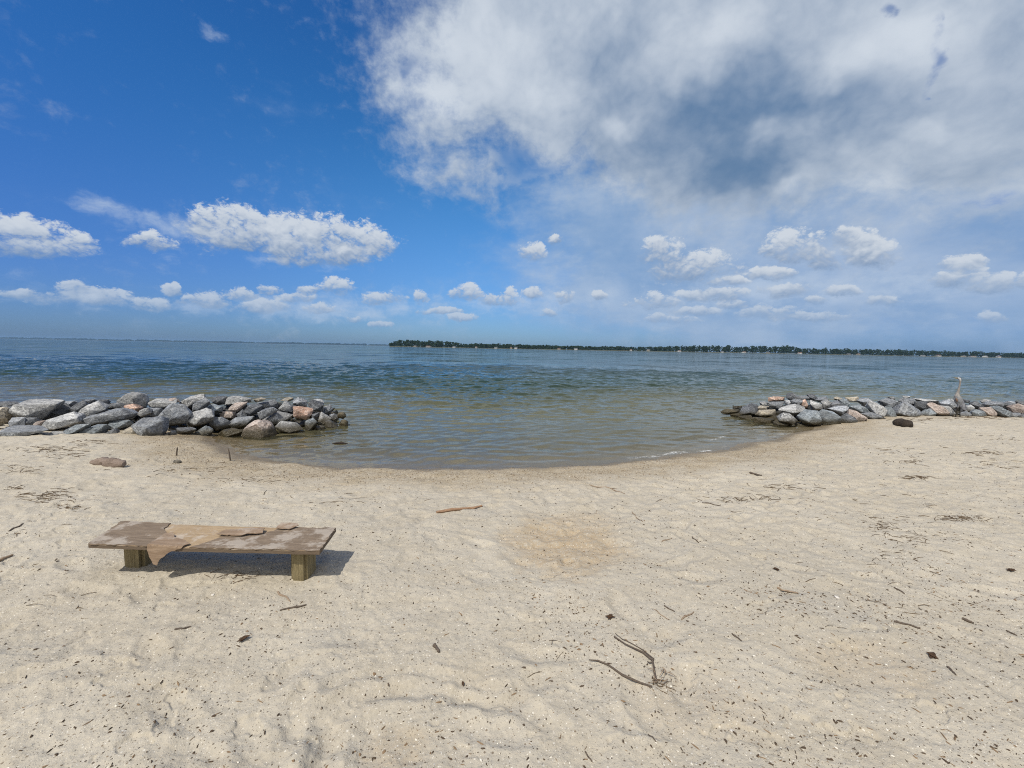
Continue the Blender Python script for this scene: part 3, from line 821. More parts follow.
def post(px0, px1, pyb, seed, dpt):
    a, b = on_z(px0, pyb, 0), on_z(px1, pyb, 0)
    w = (b - a).length; c = (a + b) / 2; c = Vector((c.x, c.y, 0)) + uy * (dpt / 2)
    lp = Matrix.Rotation(-b_rot, 3, 'Z') @ (c - Vector((org.x, org.y, 0)))
    r = random.Random(seed); bm = bmesh.new()
    bmesh.ops.create_cube(bm, size=1)
    bmesh.ops.scale(bm, vec=(w, dpt, zb + .22), verts=bm.verts[:])
    vert = [e for e in bm.edges if abs(e.verts[0].co.z - e.verts[1].co.z) > .1]
    bmesh.ops.bevel(bm, geom=vert, offset=w * .16, segments=4, affect='EDGES')
    bmesh.ops.bevel(bm, geom=[e for e in bm.edges if e.is_boundary is False and abs(e.verts[0].co.z - e.verts[1].co.z) < 1e-5 and e.calc_face_angle(0) > .6], offset=.004, segments=1, affect='EDGES')
    bmesh.ops.subdivide_edges(bm, edges=[e for e in bm.edges if e.calc_length() > .03], cuts=6, use_grid_fill=True)
    bmesh.ops.triangulate(bm, faces=bm.faces[:])
    for v in bm.verts:
        v.co.z += (zb + .22) / 2 - .22 - .001
        n = mnoise.noise(Vector((v.co.x * 42, v.co.y * 42, v.co.z * 2.5)) + Vector((seed, 0, 0)))
        v.co.x *= 1 + .05 * n; v.co.y *= 1 + .05 * n
        if v.co.z > zb - .012: v.co.z = min(v.co.z, zb - .004)
    o = link_bm("post", bm, m_post, bench, smooth=True, sharp=30)
    o.location = (lp.x, lp.y, 0)
    return o
post(121, 143, 566.5, 3, .19)
post(290, 306.5, 581, 8, .15)

# ------------------------------------------------------------------ sticks, twigs and logs
def tube(bm, pts, rad, sides=7, seed=0, knob=.15):
    r = random.Random(seed); pts = [Vector(p) for p in pts]; n = len(pts); ringsv = []
    for i, p in enumerate(pts):
        t = (pts[min(i + 1, n - 1)] - pts[max(i - 1, 0)]).normalized()
        up = Vector((0, 0, 1)) if abs(t.z) < .9 else Vector((1, 0, 0))
        s = t.cross(up).normalized(); q = s.cross(t)
        rr = rad[i] * (1 + r.uniform(-knob, knob)); ring = []
        for k in range(sides):
            a = 2 * math.pi * k / sides; m = 1 + r.uniform(-knob, knob) * .6
            ring.append(bm.verts.new(p + s * math.cos(a) * rr * m + q * math.sin(a) * rr * m))
        ringsv.append(ring)
    for A, B in zip(ringsv[:-1], ringsv[1:]):
        for k in range(sides):
            bm.faces.new((A[k], A[(k + 1) % sides], B[(k + 1) % sides], B[k]))
    bm.faces.new(ringsv[0][::-1]); bm.faces.new(ringsv[-1])
def curve_pts(a, b, n, wob, seed, arch=0.0):
    r = random.Random(seed); a, b = Vector(a), Vector(b); d = b - a
    nrm = Vector((-d.y, d.x, 0)); ph = [r.uniform(0, 6.28) for _ in range(3)]; out = []
    for i in range(n + 1):
        t = i / n; e = math.sin(math.pi * t)
        off = wob * (math.sin(t * 5 + ph[0]) * .6 + math.sin(t * 11 + ph[1]) * .3) * (.4 + .6 * e)
        out.append(a + d * t + nrm * off + Vector((0, 0, arch * e)))
    return out
def stick(name, p0, p1, w_px, mat, label, cat="stick", wob=.06, group=None, taper=.5, branch=False, lift=.35):
    A, B = at(*p0), at(*p1); c = (A + B) / 2; seed = int(p0[0] * 7 + p0[1])
    rad = max(.0013, .68 * w_px / F_PX * math.hypot(c.y, CAM_H) / 2)
    pts = curve_pts(A - c, B - c, 9, wob, seed)
    pts = [Vector((p.x, p.y, ground(p.x + c.x, p.y + c.y) - c.z + rad * lift * 2)) for p in pts]
    # a stick is stiffer than the sand under it
    zs = [p.z for p in pts]; zl = [max(zs[0], zs[-1]) for _ in zs]
    for k, p in enumerate(pts): p.z = max(p.z, .5 * p.z + .5 * (zs[0] + (zs[-1] - zs[0]) * k / 9))
    rads = [rad * (1 - taper * abs(k / 9 - .25)) for k in range(10)]
    bm = bmesh.new(); tube(bm, pts, rads, 8, seed, .26)
    if branch:
        q = pts[5]; d = (pts[6] - pts[4]).normalized(); sd = Vector((-d.y, d.x, 0)) * (1 if seed % 2 else -1)
        e = q + (d * .5 + sd * .6) * (B - A).length * .22
        tube(bm, [q, (q + e) / 2 + Vector((0, 0, rad * .8)), e], [rad * .6, rad * .45, rad * .25], 6, seed + 1)
    o = link_bm(name, bm, mat, smooth=True, sharp=50)
    o.location = c
    tag(o, label, cat, group)
    return o
TW = "sticks and twigs strewn on the sand"
stick("driftwood_stick", (436.5, 513), (482, 506.5), 4.2, m_drift, "reddish brown driftwood stick lying on the sand between bench and water", "driftwood", .03, taper=.35)
stick("twig", (280, 611), (306.5, 605), 2.4, m_twig, "dark stick on the sand just in front of the bench's right post", "twig", group=TW, branch=True)
stick("twig", (278, 592), (290, 602), 2.2, m_twig2, "short pale brown stick right below the bench's right post", "twig", group=TW)
stick("twig", (174.5, 630), (191, 627), 2.2, m_twig, "short dark stick on sand below the bench's left post", "twig", group=TW)
stick("twig", (9, 531.5), (23, 524), 2.0, m_twig, "thin dark twig left of the bench near the photo's left edge", "twig", group=TW, branch=True)
stick("bark_piece", (-4, 562), (13, 556), 4.5, m_twig2, "flat brown bark scrap at the left edge, level with the bench seat", "bark", group=TW)
stick("bark_piece", (434, 646), (439.5, 653), 4.2, m_twig, "short thick dark bark chip on bare sand midway between bench and forked branch", "bark", group=TW, taper=.3)
stick("twig", (682, 620), (693.5, 612), 2.0, m_twig2, "pale brown twig leaning upper right of the forked branch", "twig", group=TW)
stick("twig", (664, 606), (674.5, 612), 1.8, m_twig, "short dark twig above the forked branch's upper prong", "twig", group=TW)
stick("twig", (654, 610), (669.5, 620), 1.2, m_twig2, "hair thin pale twig just above the forked branch's upper prong", "twig", group=TW, wob=.12)
stick("twig", (777, 588), (798.5, 594), 2.6, m_twig2, "tan stick on the open sand right of the scooped hollow", "twig", group=TW)
stick("twig", (894, 622), (919.5, 629), 2.8, m_twig, "longest dark stick on the right hand foreground sand", "twig", group=TW)
stick("bark_piece", (962, 619), (973.5, 624), 3.8, m_twig, "stubby dark bark chip right of the longest dark stick", "bark", group=TW)
stick("twig", (1006, 631), (1017, 636), 2.4, m_twig, "short brown stick near the right edge of the foreground sand", "twig", group=TW)
stick("twig", (894, 588), (904.5, 594), 2.0, m_twig, "short dark twig above the longest dark stick", "twig", group=TW)
stick("twig", (732, 634), (742, 641.5), 2.0, m_twig, "short dark twig on bare sand right of the forked branch", "twig", group=TW)
stick("twig", (947, 667), (956, 675.5), 2.4, m_twig, "slanting dark twig below the longest dark stick", "twig", group=TW)
stick("twig", (692, 537), (698.5, 543), 1.6, m_twig, "tiny dark twig right of the scooped hollow", "twig", group=TW)
stick("twig", (590, 485), (625, 494), 1.4, m_twig2, "long thin twig on the sand close to the water's edge", "twig", group=TW, wob=.1, branch=True)
stick("twig", (702, 504), (720.5, 506), 1.5, m_twig, "thin twig lying level, just below the waterline shells right of centre", "twig", group=TW, wob=.1)
stick("twig", (632, 512), (642, 522), 1.2, m_twig2, "hair thin slanting twig above right of the scooped hollow", "twig", group=TW)
stick("twig", (662, 542), (672, 538), 1.4, m_twig2, "small pale twig at the right rim of the scooped hollow", "twig", group=TW)
stick("twig", (750, 473), (761.5, 476), 2.8, m_twig, "thick dark stick on the shell band where the shore curves right", "twig", group=TW)
stick("twig", (585, 660 + 92), (592, 762), 1.8, m_twig, "dark twig at the bottom edge below the forked branch", "twig", group=TW)
stick("twig", (648, 735), (656, 742), 1.8, m_twig, "small dark twig near the bottom edge, below right of the forked branch", "twig", group=TW)
# upright stems
def upright(p0, hpx, lean, label, w=.006):
    A = at(*p0); h = hpx / F_PX * A.y; bm = bmesh.new()
    tube(bm, [Vector((0, 0, -.06)), Vector((lean * .3, 0, h * .4)), Vector((lean * .7, 0, h * .8)), Vector((lean, 0, h))], [w, w, w * .8, w * .5], 7, int(p0[0]))
    o = link_bm("twig", bm, m_twig, smooth=True); o.location = A
    tag(o, label, "twig", "stems standing upright in wet sand")
upright((176.5, 455.5), 8.5, .02, "short upright stem in wet sand below the left breakwater", .011)
upright((230.5, 460.5), 13, -.03, "taller thin upright stem at the left corner of the cove", .008)

# forked branch with a root tangle
A = at(656, 684); bm = bmesh.new()
def bpts(pl, lift0=.012):
    out = []
    for k, (x, y) in enumerate(pl):
        p = at(x, y) - A; out.append(Vector((p.x, p.y, p.z + lift0 * .6)))
    return out
p1 = bpts([(652, 688), (640, 684), (622, 676), (608, 666), (598, 662), (589, 661)])
tube(bm, p1, [.0048, .005, .005, .0042, .0034, .002], 8, 4)
p2 = bpts([(656, 684), (654, 672), (652.5, 662), (643, 654), (632, 649), (624, 645), (614, 638)], .016)
tube(bm, p2, [.0055, .005, .0052, .0046, .0042, .004, .0045], 8, 5)
p3 = bpts([(654, 660), (643, 651), (631, 644), (622, 640), (615, 634)], .01)
tube(bm, p3, [.0024, .0024, .002, .002, .0012], 6, 6)
tube(bm, bpts([(652, 664), (649, 664.5), (647, 663)], .018), [.003, .003, .0015], 6, 7)
o = link_bm("forked_branch", bm, m_twig, smooth=True, sharp=50); o.location = A
tag(o, "forked dry branch with two long grey prongs lying on the foreground sand", "branch")
bm = bmesh.new(); rr = random.Random(3)
for k in range(8):
    a = rr.uniform(0, 6.28); r0 = rr.uniform(.01, .06)
    c0 = Vector((rr.uniform(-.03, .09), rr.uniform(-.02, .07), .008)); e = Vector((math.cos(a), math.sin(a), 0)) * rr.uniform(.015, .04)
    tube(bm, [c0 - e, c0 + Vector((rr.uniform(-.02, .02), rr.uniform(-.02, .02), .012)), c0 + e], [.0014, .002, .001], 5, k)
t_o = link_bm("root_tangle", bm, m_twig2, o, smooth=True)

def log(name, p0, p1, wpx, mat, label, flat=.7, rough=.25, seed=1, cat="driftwood", sink=.25):
    A, B = at(*p0), at(*p1); c = (A + B) / 2; r = wpx / F_PX * c.y / 2
    d = (B - A); ln = d.length; bm = bmesh.new(); n = 14
    pts = [Vector((ln * (k / n - .5), 0, 0)) for k in range(n + 1)]
    rad = [r * (0.35 + .65 * min(1, 4.5 * (k / n) + .1, 4.5 * (1 - k / n) + .1)) for k in range(n + 1)]
    tube(bm, pts, rad, 14, seed, .10)
    for v in bm.verts:
        q = mnoise.noise(v.co * (1.2 / r) + Vector((seed, 0, 0))) + .5 * mnoise.noise(v.co * (3.5 / r) + Vector((seed, 4, 0)))
        v.co += v.co.normalized() * 0 + Vector((0, v.co.y, v.co.z)) * rough * q
        v.co.z *= flat
    o = link_bm(name, bm, mat, smooth=True, sharp=55)
    o.location = (c.x, c.y, c.z + r * flat * (1 - 2 * sink)); o.rotation_euler = (0, 0, math.atan2(d.y, d.x))
    tag(o, label, cat)
log("driftwood_log", (92, 463), (125, 467), 10.5, m_brownlog, "weathered grey brown driftwood chunk on sand below the left breakwater", .85, .7, 5)
log("burnt_log", (894, 424), (911, 427.5), 10, m_darklog, "short blackish log lying on sand below the right breakwater", .9, .2, 9)
# dark log awash in the cove
cpt = on_z(339, 444, WATER_Z)
bm = bmesh.new(); tube(bm, [Vector((-.13, 0, .0)), Vector((-.06, .01, .012)), Vector((.03, 0, .018)), Vector((.10, .01, .012)), Vector((.16, .02, .0))], [.010, .018, .020, .016, .008], 10, 3)
o = link_bm("waterlogged_stick", bm, m_darklog, smooth=True); o.location = cpt
tag(o, "dark waterlogged stick awash beside the tip of the left breakwater", "driftwood")
# small stone on wet sand by the left stem
def pebble(px, py, wpx, hpx, mat, name, label, cat="stone", seed=1):
    A = at(px, py); w = wpx / F_PX * A.y; h = hpx / F_PX * A.y
    bm = bmesh.new(); bmesh.ops.create_icosphere(bm, subdivisions=3, radius=.5)
    for v in bm.verts:
        v.co *= 1 + .28 * mnoise.noise(v.co * 2.4 + Vector((seed * 3.1, 0, 0))) + .08 * mnoise.noise(v.co * 7 + Vector((seed, 3, 0)))
        v.co = Vector((v.co.x * w, v.co.y * w * .8, v.co.z * h + h * .28))
    o = link_bm(name, bm, mat, smooth=True); o.location = A
    tag(o, label, cat)
pebble(177.5, 463, 7, 4.5, ROCK['t'][1], "stone", "small tan stone on sand beside the short upright stem", seed=2)

# curled dead leaves, seed pods and shells that stand out
m_leaf = wood_mat("dead_leaf", C(.050, .030, .018), C(.105, .062, .036), C(.03, .02, .012), (4, 4, 4), 0, 14)
m_shell = new_mat("shell"); finish(principled(mixc(noise(coord(), 60, 3, .6), C(.52, .48, .42), C(.68, .64, .58)), .5, None, .4))
def leaf(px, py, wpx, label, seed, mat=m_leaf, name="dead_leaf", cat="leaf", group="dark scraps of leaf on the sand"):
    A = at(px, py); s = wpx / F_PX * math.hypot(A.y, CAM_H); r = random.Random(seed); bm = bmesh.new()
    for k in range(3 if name == "dead_leaf" else 1):
        a = r.uniform(0, 6.28); ln = s * r.uniform(.6, 1.0); wd = ln * r.uniform(.28, .45); rows_ = []
        for i in range(7):
            t = i / 6 - .5; w = wd * math.cos(t * 3.0) * .5 + .0006; row = []
            for j in (-1, -.3, .3, 1):
                x, y = t * ln, j * w; z = .004 + abs(j) * w * .7 + .25 * ln * (t + .2) ** 2 + r.uniform(-.0008, .0008)
                row.append(bm.verts.new((x * math.cos(a) - y * math.sin(a), x * math.sin(a) + y * math.cos(a), z)))
            rows_.append(row)
        for P0, P1 in zip(rows_[:-1], rows_[1:]):
            for j in range(3): bm.faces.new((P0[j], P0[j + 1], P1[j + 1], P1[j]))
    res = bmesh.ops.extrude_face_region(bm, geom=bm.faces[:])
    for v in [g for g in res["geom"] if isinstance(g, bmesh.types.BMVert)]: v.co.z += .0012
    bmesh.ops.recalc_face_normals(bm, faces=bm.faces[:])
    o = link_bm(name, bm, mat, smooth=True); o.location = A
    tag(o, label, cat, group)
leaf(244, 640, 10, "curled dark dead leaf on sand below the bench", 1)
leaf(610, 618, 9, "reddish dark curled leaf above left of the forked branch", 2)
leaf(776, 570, 7, "small dark leaf scrap above the tan stick on the right", 3)
leaf(932, 657, 10, "large dark leaf clump below the longest dark stick", 4)
leaf(1011, 571, 9, "dark leaf clump near the right edge at mid beach", 5)
leaf(463, 685, 5, "small dark seed pod right of the curved groove in the foreground", 6)
def shell(px, py, wpx, label, seed):
    A = at(px, py); s = .62 * wpx / F_PX * math.hypot(A.y, CAM_H); bm = bmesh.new()
    bmesh.ops.create_uvsphere(bm, u_segments=18, v_segments=10, radius=.5)
    for v in bm.verts:
        a = math.atan2(v.co.y, v.co.x); k = 1 + .07 * math.cos(a * 11) - .25 * max(0, math.cos(a)) ** 3
        v.co = Vector((v.co.x * s * k, v.co.y * s * .8 * k, v.co.z * s * .35))
    o = link_bm("seashell", bm, m_shell, smooth=True); o.location = A + Vector((0, 0, s * .06)); o.rotation_euler = (.2, .1, seed)
    tag(o, label, "shell", "white shells on the sand")
shell(837, 597.5, 8, "pale flat seashell above left of the longest dark stick", 1.0)
shell(732, 731, 6, "small white seashell near the bottom edge right of the forked branch", 2.2)
shell(213, 595, 5, "small white seashell on sand in the shade edge below the bench", .4)

# ------------------------------------------------------------------ loose bits: stuff
def bits(name, mat, n, seed, smin, smax, elong, dens, label, cat, flat=.45):
    r = np.random.default_rng(seed); V = []; Fs = []; made = 0
    yy = 1.25 * (8.5 ** r.random(n * 12)); xx = (r.random(n * 12) * 2 - 1) * 1.4 * np.maximum(yy, 1.3)
    sdd = shore_dist(xx, yy); keep = (sdd > .15) & (r.random(n * 12) < dens(xx, yy, sdd))
    for x, y in list(zip(xx[keep], yy[keep]))[:n]:
        x = float(x); y = float(y)
        s = smin * (smax / smin) ** (r.random() ** 2.1); a = r.random() * 6.283; ca, sa = math.cos(a), math.sin(a)
        el = 1 + (elong - 1) * r.random() ** 1.5
        z = ground(x, y) + s * flat * .22; n0 = len(V)
        pts8 = [(-1, -.5, 0), (-.5, .6, -.2), (.6, .5, 0), (1, -.3, -.1), (.2, -.8, 0), (-.4, -.1, .7), (.4, .05, .8)]
        for (p, q, w) in pts8:
            p = (p + r.normal(0, .18)) * s * .5 * el / math.sqrt(el) ; q = (q + r.normal(0, .18)) * s * .5 / math.sqrt(el) ; w = (w + r.normal(0, .1)) * s * flat
            V.append((x + p * ca - q * sa, y + p * sa + q * ca, z + w))
        for f in ((0, 4, 5), (4, 6, 5), (4, 3, 6), (3, 2, 6), (2, 1, 5, 6), (1, 0, 5)): Fs.append([n0 + k for k in f])
    o = link_mesh(name, V, Fs, mat); tag(o, label, cat, kind="stuff")
    return o
m_bitd = new_mat("bark_bits"); finish(principled(mixc(noise(position(), 30, 2, .6), C(.035, .026, .020), C(.125, .090, .062)), .9, None, .15))
m_bitb = new_mat("straw_bits"); finish(principled(mixc(noise(position(), 24, 2, .6), C(.13, .085, .050), C(.26, .18, .11)), .9, None, .15))
m_bits = new_mat("shell_bits"); finish(principled(mixc(noise(position(), 40, 2, .6), C(.50, .45, .36), C(.80, .77, .70)), .6, None, .3))
m_bitp = new_mat("pebble_bits"); finish(principled(mixc(noise(position(), 34, 2, .6), C(.15, .125, .10), C(.36, .28, .19)), .7, None, .3))
def d_dark(x, y, s):
    n = np.clip(.5 + .6 * perlin(x / .9, y / .7, 71), 0, 1); side = .4 + .6 * sstep(-1.5, 2.0, x)
    return (.16 + 1.4 * n ** 3) * side
bits("bark_crumbs", m_bitd, 9500, 31, .0035, .016, 3.6, d_dark, "dark crumbs of bark and reed scattered over the dry sand", "debris")
bits("straw_crumbs", m_bitb, 3200, 32, .004, .020, 6.0, d_dark, "brown straw and twig crumbs scattered over the dry sand", "debris", .25)
bits("shell_crumbs", m_bits, 4200, 33, .003, .012, 1.8, lambda x, y, s: .35 + .65 * np.exp(-((s - .7) / .8) ** 2), "pale shell crumbs scattered over the sand", "shells")
bits("shore_pebbles", m_bitp, 6000, 34, .007, .024, 1.6, lambda x, y, s: np.exp(-((s - .65) / .45) ** 2), "pebbles and shell hash in a band along the waterline", "pebbles", .6)
# drift lines of dead reed
m_wrack = new_mat("dead_reed"); finish(principled(mixc(noise(position(), 18, 2, .6), C(.050, .034, .021), C(.16, .11, .065)), .9, None, .15))
WR = [(52, 496, 26, 7, 120), (72, 508, 12, 3, 40), (48, 449, 34, 3, 90), (25, 470, 25, 4, 30), (15, 488, 12, 3, 26), (90, 443, 22, 3, 40), (60, 455, 30, 5, 40),
      (985, 453, 18, 1.5, 60), (920, 478, 16, 2, 70), (905, 462, 16, 2, 30), (960, 519, 30, 3.5, 90), (885, 527, 16, 8, 50), (910, 540, 18, 8, 36), (735, 500, 24, 3, 40), (780, 488, 30, 4, 40),
      (765, 498, 10, 2, 26), (995, 465, 30, 5, 40), (925, 420, 30, 2, 40), (985, 417.5, 40, 1.5, 90), (1000, 440, 30, 5, 26), (900, 452, 30, 6, 30), (800, 500, 120, 18, 60), (900, 560, 110, 30, 50), (180, 470, 80, 6, 40), (75, 610, 60, 20, 10),
      (330, 498, 60, 8, 30), (860, 600, 120, 40, 30), (250, 480, 60, 5, 30), (240, 576, 28, 5, 36), (662, 685, 12, 6, 26), (560, 660, 60, 30, 6), (40, 530, 40, 14, 14)]
bm = bmesh.new(); rr = random.Random(17)
for (px, py, rx, ry, n) in WR:
    for k in range(int(n * .7)):
        x, y = px + rr.gauss(0, .55) * rx, py + rr.gauss(0, .55) * ry
        if y < 405: continue
        p = at(x, y)
        if p.y > 12 or p.y < 1: continue
        ln = rr.uniform(.02, .13) * (.5 + .12 * p.y); a = rr.gauss(0, .5) if rr.random() < .7 else rr.uniform(0, 3.14)
        e = Vector((math.cos(a), math.sin(a), 0)) * ln / 2; r0 = rr.uniform(.0011, .0027) * (.45 + .14 * p.y)
        q0, q1 = p - e, p + e; q0.z = ground(q0.x, q0.y) + r0; q1.z = ground(q1.x, q1.y) + r0
        tube(bm, [q0, (q0 + q1) / 2 + Vector((-e.y * .12, e.x * .12, rr.uniform(0, .006))), q1], [r0, r0, r0 * .6], 4, k)
o = link_bm("dead_reed", bm, m_wrack); tag(o, "drift lines of dead brown reed and weed on the upper beach", "wrack", kind="stuff")

# ------------------------------------------------------------------ heron
HP = at(955.6, 417.0); pxm = HP.y / F_PX
H_TH = math.atan2(HP.x, HP.y); H_SX = 1 / (math.cos(H_TH) + math.tan(H_TH) * math.sin(H_TH))
heron = empty("heron", HP, -H_TH)
tag(heron, "tall grey heron standing upright on the sand before the right breakwater, facing left", "bird")
def hp(x, z, y=0.0): return Vector((x * pxm * H_SX, y, z * pxm))
bm = bmesh.new()
tube(bm, [hp(-2.6, 38.9), hp(-1.6, 39.1), hp(-.4, 38.8), hp(.5, 37.4), hp(.8, 35.6), hp(.7, 33), hp(.4, 30), hp(-.1, 27), hp(-.6, 24), hp(-.8, 21.5), hp(.2, 18.5), hp(1.8, 15.8), hp(3.6, 13.2), hp(5.6, 11), hp(7.4, 9.2)],
     [.012, .032, .036, .027, .020, .019, .020, .025, .038, .062, .088, .088, .062, .035, .015], 14, 1, .02)
for (fx, kx, yo) in ((0.0, .5, -.03), (4.4, 3.4, .03)):
    tube(bm, [hp(2.0, 14.5, yo), hp(1.5 + kx * .4, 11.5, yo), hp(kx, 7.2, yo), hp(fx, .45, yo)], [.036, .022, .0135, .012], 10, 2, .02)
    for a in (-.5, 0, .5, 3.14):
        l = .085 if a != 3.14 else .05
        tube(bm, [hp(fx, .4, yo), hp(fx, .25, yo) + Vector((-math.cos(a) * l * .5, math.sin(a) * l * .5, 0)), hp(fx, .12, yo) + Vector((-math.cos(a) * l, math.sin(a) * l, 0))], [.010, .008, .005], 6, 3, .02)
tmp = link_bm("tmp", bm)
md = tmp.modifiers.new("r", 'REMESH'); md.mode = 'VOXEL'; md.voxel_size = .0055; md.use_smooth_shade = True
sm = tmp.modifiers.new("s", 'SMOOTH'); sm.iterations = 4; sm.factor = .5
me = bpy.data.meshes.new_from_object(tmp.evaluated_get(bpy.context.evaluated_depsgraph_get()))
bpy.data.objects.remove(tmp)
m_heron = new_mat("heron_plumage")
O = coord('Object'); ox, oy, oz = sep(O); oz = oz * (1 / pxm); nn = noise(vm('MULTIPLY', O, (30, 30, 12)), 1.0, 4, .6)
c = mixc(smooth(.35, .65, nn), C(.145, .15, .16), C(.22, .225, .235))                                      # slate body
c = mixc(smooth(19.5, 23, oz), c, mixc(smooth(.4, .6, nn), C(.22, .20, .185), C(.30, .28, .26)))           # buff neck
c = mixc(smooth(36.2, 37.6, oz), c, C(.40, .41, .42))                                                     # pale head
c = mixc(smooth(11.5, 8.8, oz) * smooth(.17, .12, ox), c, C(.030, .027, .022))                             # dark legs
finish(principled(c, .8, bump(nn, .5, .01), .2))
me.materials.append(m_heron); me.name = "body"
me.polygons.foreach_set("use_smooth", [True] * len(me.polygons))
hb = bpy.data.objects.new("body", me); col.objects.link(hb); hb.parent = heron
m_wing = new_mat("heron_wing"); O = coord('Object'); nn = noise(vm('MULTIPLY', O, (40, 10, 16)), 1.0, 4, .6)
finish(principled(mixc(smooth(.35, .65, nn), C(.12, .125, .145), C(.24, .245, .265)), .8, bump(nn, .6, .01), .2))
m_bill = new_mat("heron_bill"); finish(principled(C(.34, .25, .10), .45)); m_dk = new_mat("heron_dark"); finish(principled(C(.02, .02, .025), .5))
m_rust = new_mat("heron_rust"); finish(principled(C(.17, .115, .085), .85, None, .15))
bm = bmesh.new(); tube(bm, [hp(-2.2, 39.0), hp(-4.2, 39.15), hp(-6.6, 39.3)], [.018, .011, .002], 8, 1, .02); link_bm("bill", bm, m_bill, heron, smooth=True)
for sg in (-1, 1):
    bm = bmesh.new(); bmesh.ops.create_uvsphere(bm, u_segments=10, v_segments=8, radius=.007)
    e = link_bm("eye", bm, m_dk, heron, smooth=True); e.location = hp(-1.9, 39.2, sg * .03)
    bm = bmesh.new()
    tube(bm, [hp(-.2, 20.2), hp(1.2, 18), hp(3.4, 15), hp(6.0, 11.2), hp(8.0, 8.6), hp(9.2, 7.3)], [.03, .06, .072, .056, .032, .008], 12, 4, .03)
    for v in bm.verts: v.co.y = sg * (.050 + abs(v.co.y) * .45 - .05 * max(0, v.co.x / .17))
    bmesh.ops.recalc_face_normals(bm, faces=bm.faces[:])
    link_bm("wing", bm, m_wing, heron, smooth=True)
    bm = bmesh.new(); tube(bm, [hp(-1.4, 20, sg * .055), hp(-.9, 17.6, sg * .085), hp(-.2, 15.6, sg * .08)], [.014, .032, .01], 8, 4, .03); link_bm("shoulder_patch", bm, m_rust, heron, smooth=True)
bm = bmesh.new(); tube(bm, [hp(-1.6, 39.9), hp(-.2, 39.7), hp(1.4, 38.7), hp(2.6, 37.6)], [.012, .017, .009, .002], 8, 5, .02); link_bm("crest", bm, m_dk, heron, smooth=True)

# ------------------------------------------------------------------ far shores
m_leafmass = new_mat("far_foliage"); Pn = position()
fa = noise(Pn, .09, 4, .6); fb = noise(Pn, .6, 2, .6)
finish(principled(mixc(smooth(.35, .65, fa), mixc(fb, C(.012, .026, .016), C(.022, .040, .022)), mixc(fb, C(.018, .034, .018), C(.032, .052, .028))), .9, None, .1))
m_bank = new_mat("far_bank"); finish(principled(mixc(noise(position(), .05, 3, .6), C(.05, .065, .035), C(.13, .12, .085)), .95, None, .1))
# waterline and tree-top pixels of the wooded shore
SH = [(390, 346.9, 342.5), (396, 347, 340.4), (420, 347.2, 340.0), (450, 347.6, 340.6), (462, 347.8, 343.0), (500, 348.4, 343.6), (540, 349.0, 344.4), (560, 349.4, 345.4), (600, 350.1, 345.8), (650, 351, 346.2), (700, 352.0, 345.0),
      (740, 352.7, 345.4), (790, 353.7, 345.6), (805, 354.0, 347.8), (850, 354.8, 348.4), (900, 355.7, 349.2), (925, 356.1, 349.8), (960, 356.8, 351.0), (1024, 358.0, 352.4), (1120, 359.8, 354.0), (1300, 363.2, 357.0)]
def shore_y(px): return 860 + 0.35 * max(0, px - 390)
def far_pt(px): 
    y = shore_y(px); p = on_y(px, 350, y); return Vector((p.x, y, 0))
strip_t = []; NP = 360
pxs = np.linspace(388, 1300, NP)
Vb = []; Fb = []
for k, px in enumerate(pxs):
    p = far_pt(px); e = .4 if 0 < k < NP - 1 else -1
    jit = 6 * float(perlin(px / 9.0, 0.3, 5))
    for dy, z in ((-9 + jit, WATER_Z - .6), (-3 + jit, .9 * e), (6, 1.6 * e), (240, 3.0 * e), (330, -1.0)): Vb.append((p.x + dy * p.x / p.y, p.y + dy, z))
for k in range(NP - 1):
    for j in range(4): Fb.append((k * 5 + j, (k + 1) * 5 + j, (k + 1) * 5 + j + 1, k * 5 + j + 1))
o = link_mesh("far_land", Vb, Fb, m_bank, smooth=True); tag(o, kind="structure")
def canopy(name, label, n, seed, fn, csize):
    """a far-off wood: very many leaf clumps spread through the crowns"""
    r = np.random.default_rng(seed); V = []; Fs = []
    for k in range(n):
        (x, y, z0, h, w) = fn(r)
        m = int(12 + 10 * r.random())
        for q in range(m):
            a, b = r.random() * 6.28, r.random()
            rad = w * math.sqrt(r.random()) * (1 - .55 * b * b); cx, cy, cz = x + rad * math.cos(a), y + rad * math.sin(a), z0 + h * (.12 + .88 * b)
            s = csize * r.uniform(.6, 1.3); n0 = len(V)
            for t in range(5):
                aa = t * 1.2566 + r.random(); tl = r.uniform(-.6, .6)
                V.append((cx + s * math.cos(aa), cy + s * tl, cz + s * .8 * math.sin(aa)))
            V.append((cx, cy - s * .5, cz)); V.append((cx, cy + s * .5, cz))
            for t in range(5): Fs.append((n0 + t, n0 + (t + 1) % 5, n0 + 5)); Fs.append((n0 + (t + 1) % 5, n0 + t, n0 + 6))
    o = link_mesh(name, V, Fs, m_leafmass); tag(o, label, "wood", kind="stuff")
def fn_near(r):
    px = 390 + 760 * r.random(); dep = r.random() ** 1.3 * 120 + 8
    p = far_pt(px); base = np.interp(px, [s[0] for s in SH], [s[1] for s in SH]); top = np.interp(px, [s[0] for s in SH], [s[2] for s in SH])
    h = (base - top) / F_PX * p.y * (.78 + .20 * r.random() + .16 * float(perlin(px / 7.0, 1.5, 8)))
    return (p.x * (1 + dep / p.y), p.y + dep, .2, max(4, h), r.uniform(3.0, 6.0))
canopy("far_wood", "long dark line of woodland on the shore across the water", 1500, 41, fn_near, 1.5)
